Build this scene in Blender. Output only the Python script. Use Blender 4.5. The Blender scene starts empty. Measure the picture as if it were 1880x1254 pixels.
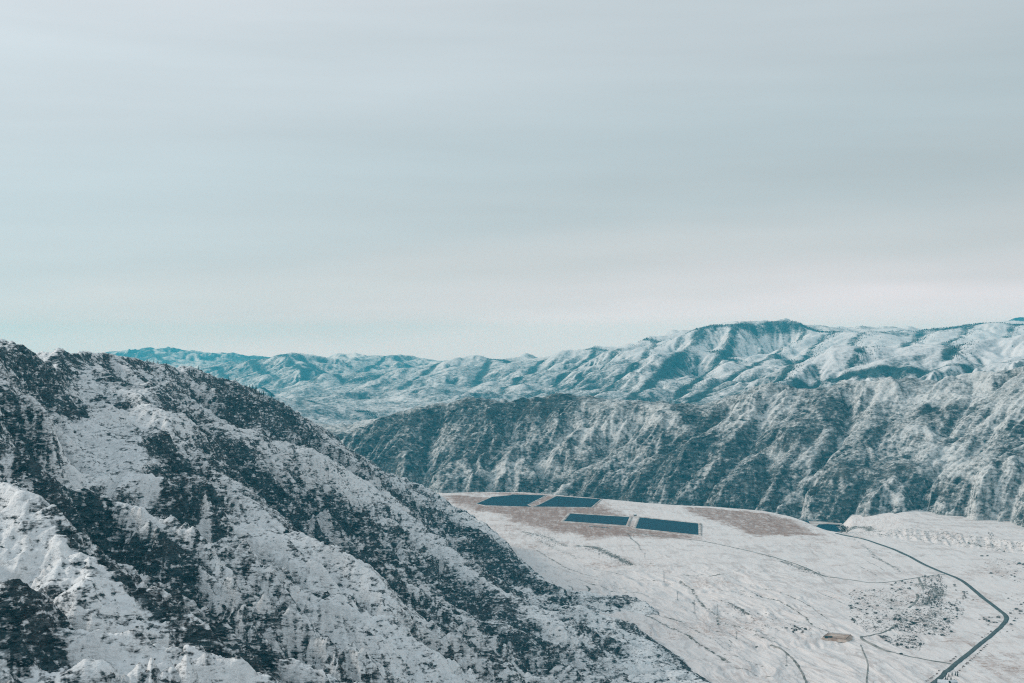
import bpy, bmesh, math, random, heapq
import numpy as np
from mathutils import Vector, Matrix

# ------------------------------------------------------------------ camera, sky, sun, exposure
H = 400.0                 # camera height above the valley floor (m)
F = 2611.0                # focal length in pixels of the 1880 px wide photograph
SC = bpy.context.scene
COL = SC.collection

cam_d = bpy.data.cameras.new("camera")
cam = bpy.data.objects.new("camera", cam_d)
COL.objects.link(cam)
cam_d.sensor_width = 36.0
cam_d.lens = 50.0
cam_d.clip_start = 1.0
cam_d.clip_end = 200000.0
cam.location = (0, 0, H)
cam.rotation_euler = (math.radians(90), 0, 0)
SC.camera = cam

SUN_ELEV, SUN_AZ = math.radians(26), math.radians(-72)      # azimuth from +Y, negative = left
SC.view_settings.view_transform = 'Standard'
SC.view_settings.look = 'None'
SC.view_settings.exposure = 0.17
SC.view_settings.gamma = 1.0
SC.render.engine = 'CYCLES'
SC.cycles.use_denoising = False
SC.cycles.filter_width = 1.15
SC.cycles.denoising_prefilter = 'ACCURATE'
SC.cycles.denoising_input_passes = 'RGB_ALBEDO_NORMAL'
SC.cycles.max_bounces = 8
SC.cycles.diffuse_bounces = 2
SC.cycles.glossy_bounces = 2
SC.cycles.transparent_max_bounces = 4
SC.cycles.volume_bounces = 2

sun_d = bpy.data.lights.new("sun", 'SUN')
sun_d.energy = 1.5
sun_d.angle = math.radians(10)
sun_d.color = (1.0, 0.96, 0.90)
sun = bpy.data.objects.new("sun", sun_d)
COL.objects.link(sun)
sdir = Vector((math.sin(SUN_AZ) * math.cos(SUN_ELEV), math.cos(SUN_AZ) * math.cos(SUN_ELEV), math.sin(SUN_ELEV)))
sun.rotation_euler = (-sdir).to_track_quat('-Z', 'Y').to_euler()


class NT:
    """small helper for writing node trees"""
    def __init__(self, tree):
        self.t = tree
        tree.nodes.clear()

    def n(self, typ, **kw):
        nd = self.t.nodes.new(typ)
        for k, v in kw.items():
            setattr(nd, k, v)
        return nd

    def put(self, sock, v):
        if isinstance(v, bpy.types.NodeSocket):
            self.t.links.new(v, sock)
        elif v is not None:
            if isinstance(v, (tuple, list)) and len(v) == 3 and sock.type == 'RGBA':
                v = (*v, 1.0)
            sock.default_value = v

    def math(self, op, a, b=None, c=None, clamp=False):
        nd = self.n('ShaderNodeMath', operation=op)
        nd.use_clamp = clamp
        self.put(nd.inputs[0], a)
        if b is not None:
            self.put(nd.inputs[1], b)
        if c is not None:
            self.put(nd.inputs[2], c)
        return nd.outputs[0]

    def mix(self, fac, a, b, blend='MIX'):
        nd = self.n('ShaderNodeMix', data_type='RGBA', blend_type=blend)
        self.put(nd.inputs[0], fac)
        self.put(nd.inputs[6], a)
        self.put(nd.inputs[7], b)
        return nd.outputs[2]

    def ramp(self, fac, stops, interp='LINEAR'):
        nd = self.n('ShaderNodeValToRGB')
        cr = nd.color_ramp
        cr.interpolation = interp
        while len(cr.elements) < len(stops):
            cr.elements.new(0.5)
        for e, (p, c) in zip(cr.elements, stops):
            e.position = p
            e.color = (*c, 1.0) if len(c) == 3 else c
        self.put(nd.inputs[0], fac)
        return nd.outputs[0]

    def smooth(self, v, a, b):
        nd = self.n('ShaderNodeMapRange', interpolation_type='SMOOTHSTEP')
        self.put(nd.inputs[0], v)
        nd.inputs[1].default_value = a
        nd.inputs[2].default_value = b
        return nd.outputs[0]

    def noise(self, vec, scale, detail=3.0, rough=0.55, dist=0.0):
        nd = self.n('ShaderNodeTexNoise')
        self.put(nd.inputs['Vector'], vec)
        nd.inputs['Scale'].default_value = scale
        nd.inputs['Detail'].default_value = detail
        nd.inputs['Roughness'].default_value = rough
        nd.inputs['Distortion'].default_value = dist
        return nd.outputs[0]

    def mapping(self, vec, rot=(0, 0, 0), scale=(1, 1, 1), loc=(0, 0, 0)):
        nd = self.n('ShaderNodeMapping')
        self.put(nd.inputs[0], vec)
        nd.inputs['Location'].default_value = loc
        nd.inputs['Rotation'].default_value = rot
        nd.inputs['Scale'].default_value = scale
        return nd.outputs[0]


def srgb(r, g, b):
    return tuple((c / 255 / 12.92) if c / 255 <= 0.04045 else ((c / 255 + 0.055) / 1.055) ** 2.4 for c in (r, g, b))


world = bpy.data.worlds.new("World")
SC.world = world
world.use_nodes = True
W = NT(world.node_tree)
sky = W.n('ShaderNodeTexSky', sky_type='NISHITA')
sky.sun_disc = False
sky.sun_elevation = SUN_ELEV
sky.sun_rotation = SUN_AZ
sky.altitude = 600
tc = W.n('ShaderNodeTexCoord')
dirv = tc.outputs['Generated']
sx = W.n('ShaderNodeSeparateXYZ')
W.put(sx.inputs[0], dirv)
el = sx.outputs[2]
# overcast deck: colour by elevation, long soft bands, brighter towards the sun side
warp = W.noise(W.mapping(dirv, rot=(0, 0.10, 0), scale=(2.2, 2.2, 9.0)), 1.0, 4.0, 0.5)
el2 = W.math('ADD', el, W.math('MULTIPLY', W.math('SUBTRACT', warp, 0.5), 0.075))
el3 = W.math('ADD', el2, W.math('MULTIPLY', sx.outputs[0], -0.10))
SK = [(0.00, (234, 230, 236)), (0.018, (217, 217, 221)), (0.045, (204, 209, 212)), (0.085, (191, 203, 208)), (0.13, (188, 202, 208)),
      (0.21, (198, 209, 215)), (0.30, (217, 223, 229)), (0.42, (206, 214, 222)), (0.7, (180, 194, 204)), (1.0, (168, 184, 196))]
cloud = W.ramp(W.math('MULTIPLY', el3, 1.0), [(p, srgb(*c)) for p, c in SK], 'EASE')
side = W.math('MULTIPLY_ADD', sx.outputs[0], -0.25, 0.905)
side = W.math('MINIMUM', W.math('MAXIMUM', side, 0.72), 1.12)
bands = W.noise(W.mapping(dirv, rot=(0, -0.13, 0), scale=(2.0, 1.5, 24.0), loc=(3, 1, 2)), 1.0, 4.0, 0.55)
side = W.math('MULTIPLY', side, W.math('MULTIPLY_ADD', bands, 0.27, 0.865))
cl = W.n('ShaderNodeVectorMath', operation='SCALE')
W.put(cl.inputs[0], cloud)
W.put(cl.inputs['Scale'], W.math('MULTIPLY', side, 10.0))
mixc = W.mix(0.97, sky.outputs[0], cl.outputs[0])
bg = W.n('ShaderNodeBackground')
W.put(bg.inputs[0], mixc)
bg.inputs[1].default_value = 0.1
wo = W.n('ShaderNodeOutputWorld')
W.t.links.new(bg.outputs[0], wo.inputs[0])

# ------------------------------------------------------------------ numeric helpers
rng = np.random.default_rng(7)
random.seed(7)
_perm = rng.permutation(512).astype(np.int32)
_perm = np.concatenate([_perm, _perm, _perm])
_ang = rng.uniform(0, 2 * np.pi, 512)
_gx, _gy = np.cos(_ang).astype(np.float32), np.sin(_ang).astype(np.float32)


def perlin(x, y, seed=0):
    x = np.asarray(x, np.float32) + seed * 17.31
    y = np.asarray(y, np.float32) - seed * 9.77
    xi, yi = np.floor(x), np.floor(y)
    xf, yf = x - xi, y - yi
    xi = xi.astype(np.int32) & 511
    yi = yi.astype(np.int32) & 511
    u = xf * xf * xf * (xf * (xf * 6 - 15) + 10)
    v = yf * yf * yf * (yf * (yf * 6 - 15) + 10)
    x1 = (xi + 1) & 511
    y1 = (yi + 1) & 511

    def g(ix, iy, dx, dy):
        k = _perm[_perm[ix] + iy]
        return _gx[k] * dx + _gy[k] * dy
    a = g(xi, yi, xf, yf)
    b = g(x1, yi, xf - 1, yf)
    c = g(xi, y1, xf, yf - 1)
    d = g(x1, y1, xf - 1, yf - 1)
    a = a + u * (b - a)
    c = c + u * (d - c)
    return (a + v * (c - a)) * 1.4


def fbm(x, y, size, octs=5, gain=0.5, seed=0, ridged=False):
    out = 0
    amp, f, tot = 1.0, 1.0 / size, 0.0
    for o in range(octs):
        p = perlin(x * f, y * f, seed + o * 3)
        if ridged:
            p = 1 - 2 * np.abs(p)
        out = out + amp * p
        tot += amp
        amp *= gain
        f *= 2.03
    return out / tot


def P(px, py, Y):
    return ((px - 940) / F * Y, Y, H - (py - 627) / F * Y)


def G(px, py, z=0.0):
    Y = (H - z) * F / (py - 627)
    return ((px - 940) / F * Y, Y, z)


def sstep(x, a, b):
    t = np.clip((x - a) / (b - a), 0, 1)
    return t * t * (3 - 2 * t)


def seg_dist(x, y, pts):
    """distance to a polyline and the position along it (0..1)"""
    best = np.full(x.shape, 1e9, np.float32)
    pos = np.zeros(x.shape, np.float32)
    n = len(pts) - 1
    for i in range(n):
        ax, ay = pts[i][:2]
        bx, by = pts[i + 1][:2]
        dx, dy = bx - ax, by - ay
        L = dx * dx + dy * dy + 1e-9
        t = np.clip(((x - ax) * dx + (y - ay) * dy) / L, 0, 1)
        d = np.hypot(x - ax - t * dx, y - ay - t * dy)
        m = d < best
        best[m] = d[m]
        pos[m] = (i + t[m]) / n
    return best, pos


def in_poly(x, y, poly):
    c = np.zeros(x.shape, bool)
    j = len(poly) - 1
    for i in range(len(poly)):
        xi, yi = poly[i][:2]
        xj, yj = poly[j][:2]
        if yi != yj:
            c ^= ((yi > y) != (yj > y)) & (x < (xj - xi) * (y - yi) / (yj - yi) + xi)
        j = i
    return c


def poly_mask(x, y, poly, soft):
    """1 inside, fading to 0 over `soft` metres outside the outline"""
    ins = in_poly(x, y, poly)
    d, _ = seg_dist(x, y, list(poly) + [poly[0]])
    return np.where(ins, 0.5 + 0.5 * np.clip(d / soft, 0, 1), 0.5 - 0.5 * np.clip(d / soft, 0, 1))


class Relief:
    """height grid built between ridge lines and stream lines, then worn down by running water"""
    def __init__(self, x0, x1, y0, y1, dx):
        self.x0, self.y0, self.dx = x0, y0, dx
        self.nx, self.ny = int((x1 - x0) / dx) + 1, int((y1 - y0) / dx) + 1
        self.fix = np.zeros((self.ny, self.nx), bool)
        self.val = np.zeros((self.ny, self.nx))
        self.X, self.Y = np.meshgrid(x0 + dx * np.arange(self.nx), y0 + dx * np.arange(self.ny))
        self.pin = np.zeros((self.ny, self.nx), bool)

    def line(self, pts, pin=True, w=0.0):
        for (a, b) in zip(pts[:-1], pts[1:]):
            n = int(max(abs(b[0] - a[0]), abs(b[1] - a[1])) / self.dx * 1.5) + 2
            for t in np.linspace(0, 1, n):
                i = int(round((a[1] + (b[1] - a[1]) * t - self.y0) / self.dx))
                j = int(round((a[0] + (b[0] - a[0]) * t - self.x0) / self.dx))
                if 0 <= i < self.ny and 0 <= j < self.nx:
                    z = a[2] + (b[2] - a[2]) * t
                    if self.fix[i, j] and self.pin[i, j]:
                        z = max(z, self.val[i, j])
                    self.fix[i, j] = True
                    self.val[i, j] = z
                    self.pin[i, j] |= pin

    def solve(self):
        levels = [1]
        while min(self.nx, self.ny) // levels[-1] > 12:
            levels.append(levels[-1] * 2)
        h = None
        for s in reversed(levels):
            ny, nx = -(-self.ny // s), -(-self.nx // s)
            ii, jj = np.nonzero(self.fix)
            k = (ii // s) * nx + (jj // s)
            cnt = np.bincount(k, minlength=ny * nx)
            v = np.bincount(k, self.val[ii, jj], minlength=ny * nx) / np.maximum(cnt, 1)
            fx, v = (cnt > 0).reshape(ny, nx), v.reshape(ny, nx)
            if h is None:
                h = np.full((ny, nx), v[fx].mean())
            else:
                h = np.repeat(np.repeat(h, 2, 0), 2, 1)[:ny, :nx]
                if h.shape != (ny, nx):
                    h = np.pad(h, ((0, ny - h.shape[0]), (0, nx - h.shape[1])), 'edge')
            for it in range(120 if s > 1 else 60):
                h[fx] = v[fx]
                p = np.pad(h, 1, 'edge')
                h = 0.25 * (p[:-2, 1:-1] + p[2:, 1:-1] + p[1:-1, :-2] + p[1:-1, 2:])
            h[fx] = v[fx]
        self.h = h
        return self

    def fill(self):
        h = self.h
        ny, nx = h.shape
        out = h.copy().ravel()
        seen = np.zeros(ny * nx, bool)
        heap = []
        idx = np.arange(ny * nx).reshape(ny, nx)
        for k in np.concatenate([idx[0], idx[-1], idx[:, 0], idx[:, -1]]):
            if not seen[k]:
                seen[k] = True
                heap.append((out[k], int(k)))
        heapq.heapify(heap)
        out = out.tolist()
        seen = seen.tolist()
        while heap:
            z, k = heapq.heappop(heap)
            i, j = divmod(k, nx)
            for di, dj in ((-1, 0), (1, 0), (0, -1), (0, 1)):
                a, b = i + di, j + dj
                if 0 <= a < ny and 0 <= b < nx:
                    q = a * nx + b
                    if not seen[q]:
                        seen[q] = True
                        if out[q] <= z:
                            out[q] = z + 1e-3
                        heapq.heappush(heap, (out[q], q))
        self.h = np.array(out).reshape(ny, nx)

    def drain(self):
        ny, nx = self.h.shape
        N = ny * nx
        hp = np.pad(self.h, 1, 'constant', constant_values=1e9)
        best = np.zeros((ny, nx))
        rcv = np.arange(N).reshape(ny, nx)
        base = rcv.copy()
        dist = np.ones((ny, nx))
        for di in (-1, 0, 1):
            for dj in (-1, 0, 1):
                if di or dj:
                    d = math.hypot(di, dj)
                    s = (self.h - hp[1 + di:1 + di + ny, 1 + dj:1 + dj + nx]) / d
                    m = s > best
                    best[m] = s[m]
                    rcv[m] = base[m] + di * nx + dj
                    dist[m] = d
        rcv = rcv.ravel()
        dep = (rcv != np.arange(N)).astype(np.int64)
        jmp = rcv.copy()
        for _ in range(14):
            dep = dep + dep[jmp]
            jmp = jmp[jmp]
        order = np.argsort(dep, kind='stable')
        ds = dep[order]
        cuts = np.searchsorted(ds, np.arange(ds[-1] + 2))
        A = np.ones(N)
        for d in range(ds[-1], 0, -1):
            ix = order[cuts[d]:cuts[d + 1]]
            np.add.at(A, rcv[ix], A[ix])
        return rcv, dist.ravel(), order, cuts, A

    def erode(self, n=10, K=0.02, m=0.45, diff=0.1, talus=1.2):
        keep = self.h.copy()
        near = self.pin.astype(float)
        for _ in range(10):
            q = np.pad(near, 1, 'edge')
            near = np.maximum(near, 0.86 * np.maximum(np.maximum(q[:-2, 1:-1], q[2:, 1:-1]), np.maximum(q[1:-1, :-2], q[1:-1, 2:])))
        soft = (1 - near).ravel()
        self.near = near
        for it in range(n):
            if it in (0, n // 2):
                self.fill()
            rcv, dist, order, cuts, A = self.drain()
            Fk = K * (A ** m) / dist
            Fk *= soft
            h = self.h.ravel().copy()
            for d in range(1, len(cuts) - 1):
                ix = order[cuts[d]:cuts[d + 1]]
                h[ix] = (h[ix] + Fk[ix] * h[rcv[ix]]) / (1 + Fk[ix])
            h = h.reshape(self.h.shape)
            p = np.pad(h, 1, 'edge')
            lap = p[:-2, 1:-1] + p[2:, 1:-1] + p[1:-1, :-2] + p[1:-1, 2:] - 4 * h
            h = h + diff * lap
            h = np.where(self.pin, np.maximum(h, keep), h)
            self.h = h
        for _ in range(2):
            p = np.pad(self.h, 1, 'edge')
            self.h = 0.5 * self.h + 0.125 * (p[:-2, 1:-1] + p[2:, 1:-1] + p[1:-1, :-2] + p[1:-1, 2:])
        rcv, dist, order, cuts, A = self.drain()
        self.flow = np.log(A).reshape(self.h.shape)
        gy, gx = np.gradient(self.h, self.dx)
        self.gx, self.gy = gx, gy
        p = self.h
        for _ in range(6):
            q = np.pad(p, 1, 'edge')
            p = 0.25 * (q[:-2, 1:-1] + q[2:, 1:-1] + q[1:-1, :-2] + q[1:-1, 2:])
        self.conv = (p - self.h) / self.dx        # >0 in hollows, <0 on crests
        return self

    def refine(self, size, amp, n, K, m=0.42, diff=0.03, seed=0):
        """half the cell size, add small bumps and let water cut the small gullies"""
        R = Relief(self.x0, self.x0 + self.dx * (self.nx - 1), self.y0, self.y0 + self.dx * (self.ny - 1), self.dx / 2)
        R.h = self.sample(self.h, R.X, R.Y)
        k = np.clip((R.h - self.base) / 25, 0, 1)
        R.h += (fbm(R.X, R.Y, size, 4, 0.55, seed) * amp + fbm(R.X, R.Y, size * 0.4, 3, 0.55, seed + 3, True) * amp * 0.4) * k
        R.base = self.base
        R.erode(n=n, K=K, m=m, diff=diff)
        R.near = self.sample(self.near, R.X, R.Y)
        return R

    base = 0.0

    def sample(self, arr, x, y):
        fx = np.clip((x - self.x0) / self.dx, 0, self.nx - 1.001)
        fy = np.clip((y - self.y0) / self.dx, 0, self.ny - 1.001)
        j, i = fx.astype(np.int32), fy.astype(np.int32)
        u, v = fx - j, fy - i
        return ((arr[i, j] * (1 - u) + arr[i, j + 1] * u) * (1 - v) + (arr[i + 1, j] * (1 - u) + arr[i + 1, j + 1] * u) * v)

    def hit(self, px, py, y0, y1):
        ys = np.arange(y0, y1, self.dx * 0.5)
        xs = (px - 940) / F * ys
        zr = H - (py - 627) / F * ys
        hz = self.sample(self.h, xs, ys)
        k = np.nonzero(hz >= zr)[0]
        i = k[0] if len(k) else int(np.argmin(np.abs(hz - zr)))
        return (xs[i], ys[i], hz[i])


_hx, _hy = rng.uniform(0, 1, 4096).astype(np.float32), rng.uniform(0, 1, 4096).astype(np.float32)


_last = {}


def once(key, x, fn):
    """keep the result for a large grid that is asked for twice"""
    if np.size(x) < 200000:
        return fn()
    if _last.get(key, (None,))[0] is not x:
        _last[key] = (x, fn())
    return _last[key][1]


def slopes(X, Y, Z):
    """east and north slope of the finished surface on a fan shaped grid"""
    zx = np.gradient(Z, axis=1) / np.maximum(np.gradient(X, axis=1), 0.05)
    dy = np.gradient(Y, axis=0)
    zy = np.gradient(Z, axis=0) / dy - np.gradient(X, axis=0) / dy * zx
    return zx, zy


def runnels(x, y, gx, gy, cell, octs, amp, gain=0.5, steep=2.0, branch=0.9, seed=0):
    """branching rills and ribs that follow the fall of the slope (sum of short waves laid across the gradient)"""
    x = np.asarray(x, np.float32)
    y = np.asarray(y, np.float32)
    L = np.hypot(gx, gy) + 1e-6
    k = steep * np.minimum(L, 0.75) / L
    dx0, dy0 = -gy * k, gx * k
    out, fine = np.zeros(x.shape, np.float32), np.zeros(x.shape, np.float32)
    sx_, sy_ = np.zeros(x.shape, np.float32), np.zeros(x.shape, np.float32)
    a = 1.0
    for o in range(octs):
        px, py = x / cell + 11.3 * seed + o * 5.7, y / cell - 7.9 * seed + o * 3.1
        ix, iy = np.floor(px).astype(np.int32), np.floor(py).astype(np.int32)
        fx, fy = px - ix, py - iy
        dx, dy = dx0 - sy_ * branch, dy0 + sx_ * branch
        va, wt = 0.0, 0.0
        vx, vy = 0.0, 0.0
        for i in range(-2, 2):
            for j in range(-2, 2):
                h = ((ix - i) * 73 + (iy - j) * 179 + ((ix - i) * (iy - j)) * 7) & 4095
                qx, qy = fx + i - 0.5 * _hx[h], fy + j - 0.5 * _hy[h]
                w = np.exp(-2.0 * (qx * qx + qy * qy))
                m = (qx * dx + qy * dy) * 6.2832
                c, sn = np.cos(m), np.sin(m) * w
                va = va + c * w
                vx = vx - sn * (qx + dx)
                vy = vy - sn * (qy + dy)
                wt = wt + w
        va, vx, vy = va / wt, vx / wt, vy / wt
        out += a * va
        if o:
            fine += a / gain * va
        sx_ = sx_ + vx * a
        sy_ = sy_ + vy * a
        a *= gain
        cell *= 0.5
    mask = np.clip(L * 3.5, 0, 1)
    return out * amp * mask, fine * mask


def box_blur(a, r, n=2):
    for _ in range(n):
        for ax in (0, 1):
            p = np.pad(a, [(r + 1, r) if q == ax else (0, 0) for q in (0, 1)], 'edge')
            c = np.cumsum(p, axis=ax)
            m = a.shape[ax]
            a = (np.take(c, range(2 * r + 1, 2 * r + 1 + m), ax) - np.take(c, range(0, m), ax)) / (2 * r + 1)
    return a


def grid_mesh(name, X, Y, Z, mat, attrs, keep=None):
    nr, nc = X.shape
    me = bpy.data.meshes.new(name)
    idx = np.arange(nr * nc, dtype=np.int32).reshape(nr, nc)
    quads = np.stack([idx[:-1, :-1], idx[:-1, 1:], idx[1:, 1:], idx[1:, :-1]], -1).reshape(-1, 4)
    co = np.stack([X, Y, Z], -1).reshape(-1, 3).astype(np.float32)
    if keep is not None:
        k = keep.ravel()
        quads = quads[k[quads].any(1)]
        used = np.unique(quads)
        remap = np.zeros(nr * nc, np.int32)
        remap[used] = np.arange(len(used), dtype=np.int32)
        quads = remap[quads]
        co = co[used]
        attrs = {a: v.ravel()[used] for a, v in attrs.items()}
    nq = len(quads)
    me.vertices.add(len(co))
    me.vertices.foreach_set('co', co.ravel())
    me.loops.add(nq * 4)
    me.loops.foreach_set('vertex_index', quads.ravel().astype(np.int32))
    me.polygons.add(nq)
    me.polygons.foreach_set('loop_start', np.arange(0, nq * 4, 4, dtype=np.int32))
    me.polygons.foreach_set('use_smooth', np.ones(nq, bool))
    for a, v in attrs.items():
        at = me.attributes.new(a, 'FLOAT', 'POINT')
        at.data.foreach_set('value', np.ascontiguousarray(v.ravel(), np.float32))
    me.update(calc_edges=True)
    me.materials.append(mat)
    ob = bpy.data.objects.new(name, me)
    COL.objects.link(ob)
    return ob


def setting(ob, label=None, kind='structure'):
    ob['kind'] = kind
    if label:
        ob['label'] = label
    return ob


# ------------------------------------------------------------------ materials of the land
def new_mat(name):
    m = bpy.data.materials.new(name)
    m.use_nodes = True
    return m, NT(m.node_tree)


def finish(N, color, rough=0.9, normal=None, spec=0.15):
    b = N.n('ShaderNodeBsdfPrincipled')
    N.put(b.inputs['Base Color'], color)
    N.put(b.inputs['Roughness'], rough)
    b.inputs['Specular IOR Level'].default_value = spec
    if normal is not None:
        N.put(b.inputs['Normal'], normal)
    o = N.n('ShaderNodeOutputMaterial')
    N.t.links.new(b.outputs[0], o.inputs[0])
    return b


def bump(N, h, strength, dist):
    b = N.n('ShaderNodeBump')
    b.inputs['Strength'].default_value = strength
    b.inputs['Distance'].default_value = dist
    N.put(b.inputs['Height'], h)
    return b.outputs[0]


def attr(N, name):
    a = N.n('ShaderNodeAttribute')
    a.attribute_name = name
    return a.outputs['Fac']


def rock_snow(name, unit, rot, stretch, dark, mid, brown, bstr=0.9, sharp=0.045, brown_amt=0.35, snowc=(0.80, 0.80, 0.80), gain=0.16):
    """snow lying in patches on bedded rock; unit = size in metres of the smallest patch"""
    m, N = new_mat(name)
    co = N.n('ShaderNodeTexCoord').outputs['Object']
    bed = N.mapping(co, rot=rot, scale=(1.0 / (unit * stretch), 1.0 / (unit * stretch), 1.0 / unit))
    iso = N.mapping(co, scale=(1.0 / unit,) * 3)
    n1 = N.noise(bed, 0.42, 3.0, 0.6, 0.5)      # ledges a few units long
    n2 = N.noise(iso, 0.16, 3.0, 0.6, 0.4)      # large patches
    n3 = N.noise(iso, 0.62, 3.0, 0.65, 0.2)     # clumps
    n4 = N.noise(bed, 1.5, 2.0, 0.7, 0.3)       # finest streaks
    nn = N.math('ADD', N.math('MULTIPLY', n1, 0.28), N.math('MULTIPLY', n2, 0.10))
    nn = N.math('ADD', nn, N.math('MULTIPLY', n3, 0.28))
    nn = N.math('ADD', nn, N.math('MULTIPLY', n4, 0.34))
    cov = attr(N, 'snow')
    # covered where coverage beats the patch pattern
    thr = N.math('MULTIPLY_ADD', cov, -gain, 0.5 + gain / 2)
    d = N.math('SUBTRACT', nn, thr)
    fac = N.smooth(d, -sharp, sharp)
    c1 = N.noise(iso, 0.06, 4.0, 0.6, 0.6)
    c2 = N.noise(bed, 0.9, 4.0, 0.6)
    rock = N.mix(N.smooth(c2, 0.38, 0.66), dark, mid)
    rock = N.mix(N.math('MULTIPLY', N.smooth(c1, 0.48, 0.62), brown_amt), rock, brown)
    sn = N.mix(N.smooth(n3, 0.35, 0.65), tuple(c * 0.90 for c in snowc), snowc)
    n5 = N.noise(bed, 2.6, 2.0, 0.7, 0.2)
    thin = N.math('MULTIPLY', N.smooth(N.math('ADD', N.math('MULTIPLY', n5, 0.6), N.math('MULTIPLY', n1, 0.4)), 0.46, 0.64), 0.62)
    thin = N.math('MULTIPLY', thin, N.smooth(cov, 1.05, 0.45))
    sn = N.mix(thin, sn, mid)                       # stones and dry stalks showing through thin snow
    dust = N.math('MULTIPLY', N.smooth(n5, 0.48, 0.68), 0.52)
    rock = N.mix(N.math('MULTIPLY', dust, N.smooth(cov, 0.0, 0.5)), rock, tuple(c * 0.8 for c in snowc))
    colr = N.mix(fac, rock, sn)
    hgt = N.math('ADD', nn, N.math('MULTIPLY', n3, 0.3))
    finish(N, colr, 0.9, bump(N, hgt, bstr, unit * 0.9))
    return m


def PL(pts):
    return [P(*p) for p in pts]


# ------------------------------------------------------------------ the near hill on the left
NH = Relief(-1150, 560, 240, 3320, 6.0)
S_CREST = PL([(-200, 590, 1250), (-60, 622, 1400), (0, 635, 1450), (60, 647, 1530), (105, 669, 1640), (116, 657, 1750), (130, 646, 1800), (155, 641, 1900), (260, 656, 2000),
              (330, 672, 2100), (380, 686, 2200), (440, 703, 2300), (500, 727, 2400), (560, 762, 2500), (620, 802, 2600),
              (680, 851, 2700), (735, 880, 2780), (800, 907, 2800), (850, 935, 2760), (900, 962, 2640), (960, 1024, 2480), (1010, 1068, 2357)])
NH.line(S_CREST)
RIDGES = [
    # rounded white spur in the middle (B) and its toe
    [(440, 800, 1880), (530, 818, 1900), (600, 830, 1930), (663, 868, 1950), (745, 925, 1950), (793, 985, 1900), (840, 1024, 1850), (902, 1068, 1800), (970, 1117, 1750), (1031, 1155, 1700), (1079, 1196, 1650), (1130, 1247, 1600), (1180, 1295, 1560)],
    # broad central face (H)
    [(155, 646, 1895), (210, 700, 1780), (306, 757, 1650), (335, 805, 1580), (400, 850, 1540), (455, 893, 1500), (480, 935, 1450)],
    [(306, 757, 1650), (390, 800, 1720), (440, 800, 1880)],
    # front dome (D)
    [(455, 893, 1500), (500, 950, 1400), (534, 968, 1350), (590, 1008, 1320), (657, 1041, 1280), (708, 1078, 1250), (725, 1109, 1220), (752, 1153, 1190), (783, 1187, 1160), (840, 1231, 1130), (900, 1275, 1100)],
    # sharp foreground crest (E)
    [(-120, 800, 1050), (0, 870, 960), (60, 930, 900), (116, 977, 860), (163, 1016, 840), (218, 1060, 820), (289, 1118, 790), (340, 1159, 770), (408, 1199, 750), (466, 1223, 735), (521, 1253, 720), (600, 1300, 690)],
    # upper left spurs
    [(0, 636, 1450), (17, 697, 1330), (65, 718, 1300), (98, 735, 1290)],
    [(17, 697, 1330), (-10, 760, 1230), (7, 818, 1180), (45, 838, 1150), (70, 870, 1120)],
    [(155, 646, 1895), (140, 720, 1700), (180, 770, 1550), (190, 850, 1400), (170, 910, 1250)],
    # small hillock at the foot
    [(1080, 1098, 2160), (1120, 1093, 2135), (1150, 1091, 2120), (1190, 1098, 2090), (1215, 1122, 2060)],
    [(900, 962, 2640), (935, 1010, 2450), (985, 1075, 2280), (1040, 1094, 2200), (1080, 1098, 2160)],
    # low rocky rib that ends the hill on the valley floor
    [(1031, 1128, 1960), (1080, 1122, 2010), (1120, 1133, 1984), (1160, 1150, 1925), (1205, 1172, 1848), (1250, 1205, 1740), (1297, 1243, 1636), (1345, 1285, 1545)],
    # ribs on the shaded side of B and S
    [(793, 985, 1900), (800, 1050, 1780), (830, 1120, 1680), (850, 1150, 1620)],
    [(902, 1068, 1800), (930, 1120, 1700), (960, 1180, 1600)],
    [(500, 727, 2400), (520, 770, 2250), (560, 800, 2130)],
    [(620, 802, 2600), (640, 840, 2420), (680, 860, 2320)],
    [(735, 880, 2780), (770, 920, 2560), (810, 945, 2450)],
    [(380, 686, 2200), (410, 740, 2060), (430, 775, 1980)],
    [(330, 672, 2100), (300, 715, 1900), (306, 757, 1650)],
]
for r in RIDGES:
    NH.line(PL(r))
STREAMS = [
    [(420, 790, 2010), (500, 805, 2060), (600, 826, 2150), (680, 872, 2230), (760, 920, 2270), (830, 962, 2230), (900, 1015, 2180), (960, 1066, 2130), (1020, 1104, 2060), (1080, 1132, 1990), (1140, 1150, 1960)],
    [(380, 815, 1780), (440, 850, 1740), (470, 885, 1700), (534, 952, 1640), (599, 1013, 1560), (650, 1042, 1480), (705, 1072, 1430), (760, 1120, 1400), (850, 1170, 1400), (930, 1225, 1400), (1000, 1290, 1380)],
    [(20, 800, 1260), (65, 852, 1200), (119, 903, 1160), (204, 951, 1120), (259, 1015, 1080), (306, 1036, 1060), (340, 1063, 1040), (391, 1141, 990), (453, 1199, 930), (494, 1233, 900), (560, 1295, 860)],
    [(82, 746, 1480), (102, 772, 1420), (129, 833, 1350), (143, 861, 1290), (136, 892, 1220), (150, 915, 1140)],
    [(306, 790, 1500), (320, 860, 1380), (345, 930, 1250), (378, 988, 1150), (401, 1036, 1080), (408, 1073, 1035), (391, 1141, 990)],
]
for r in STREAMS:
    NH.line(PL(r), pin=False)
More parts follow.
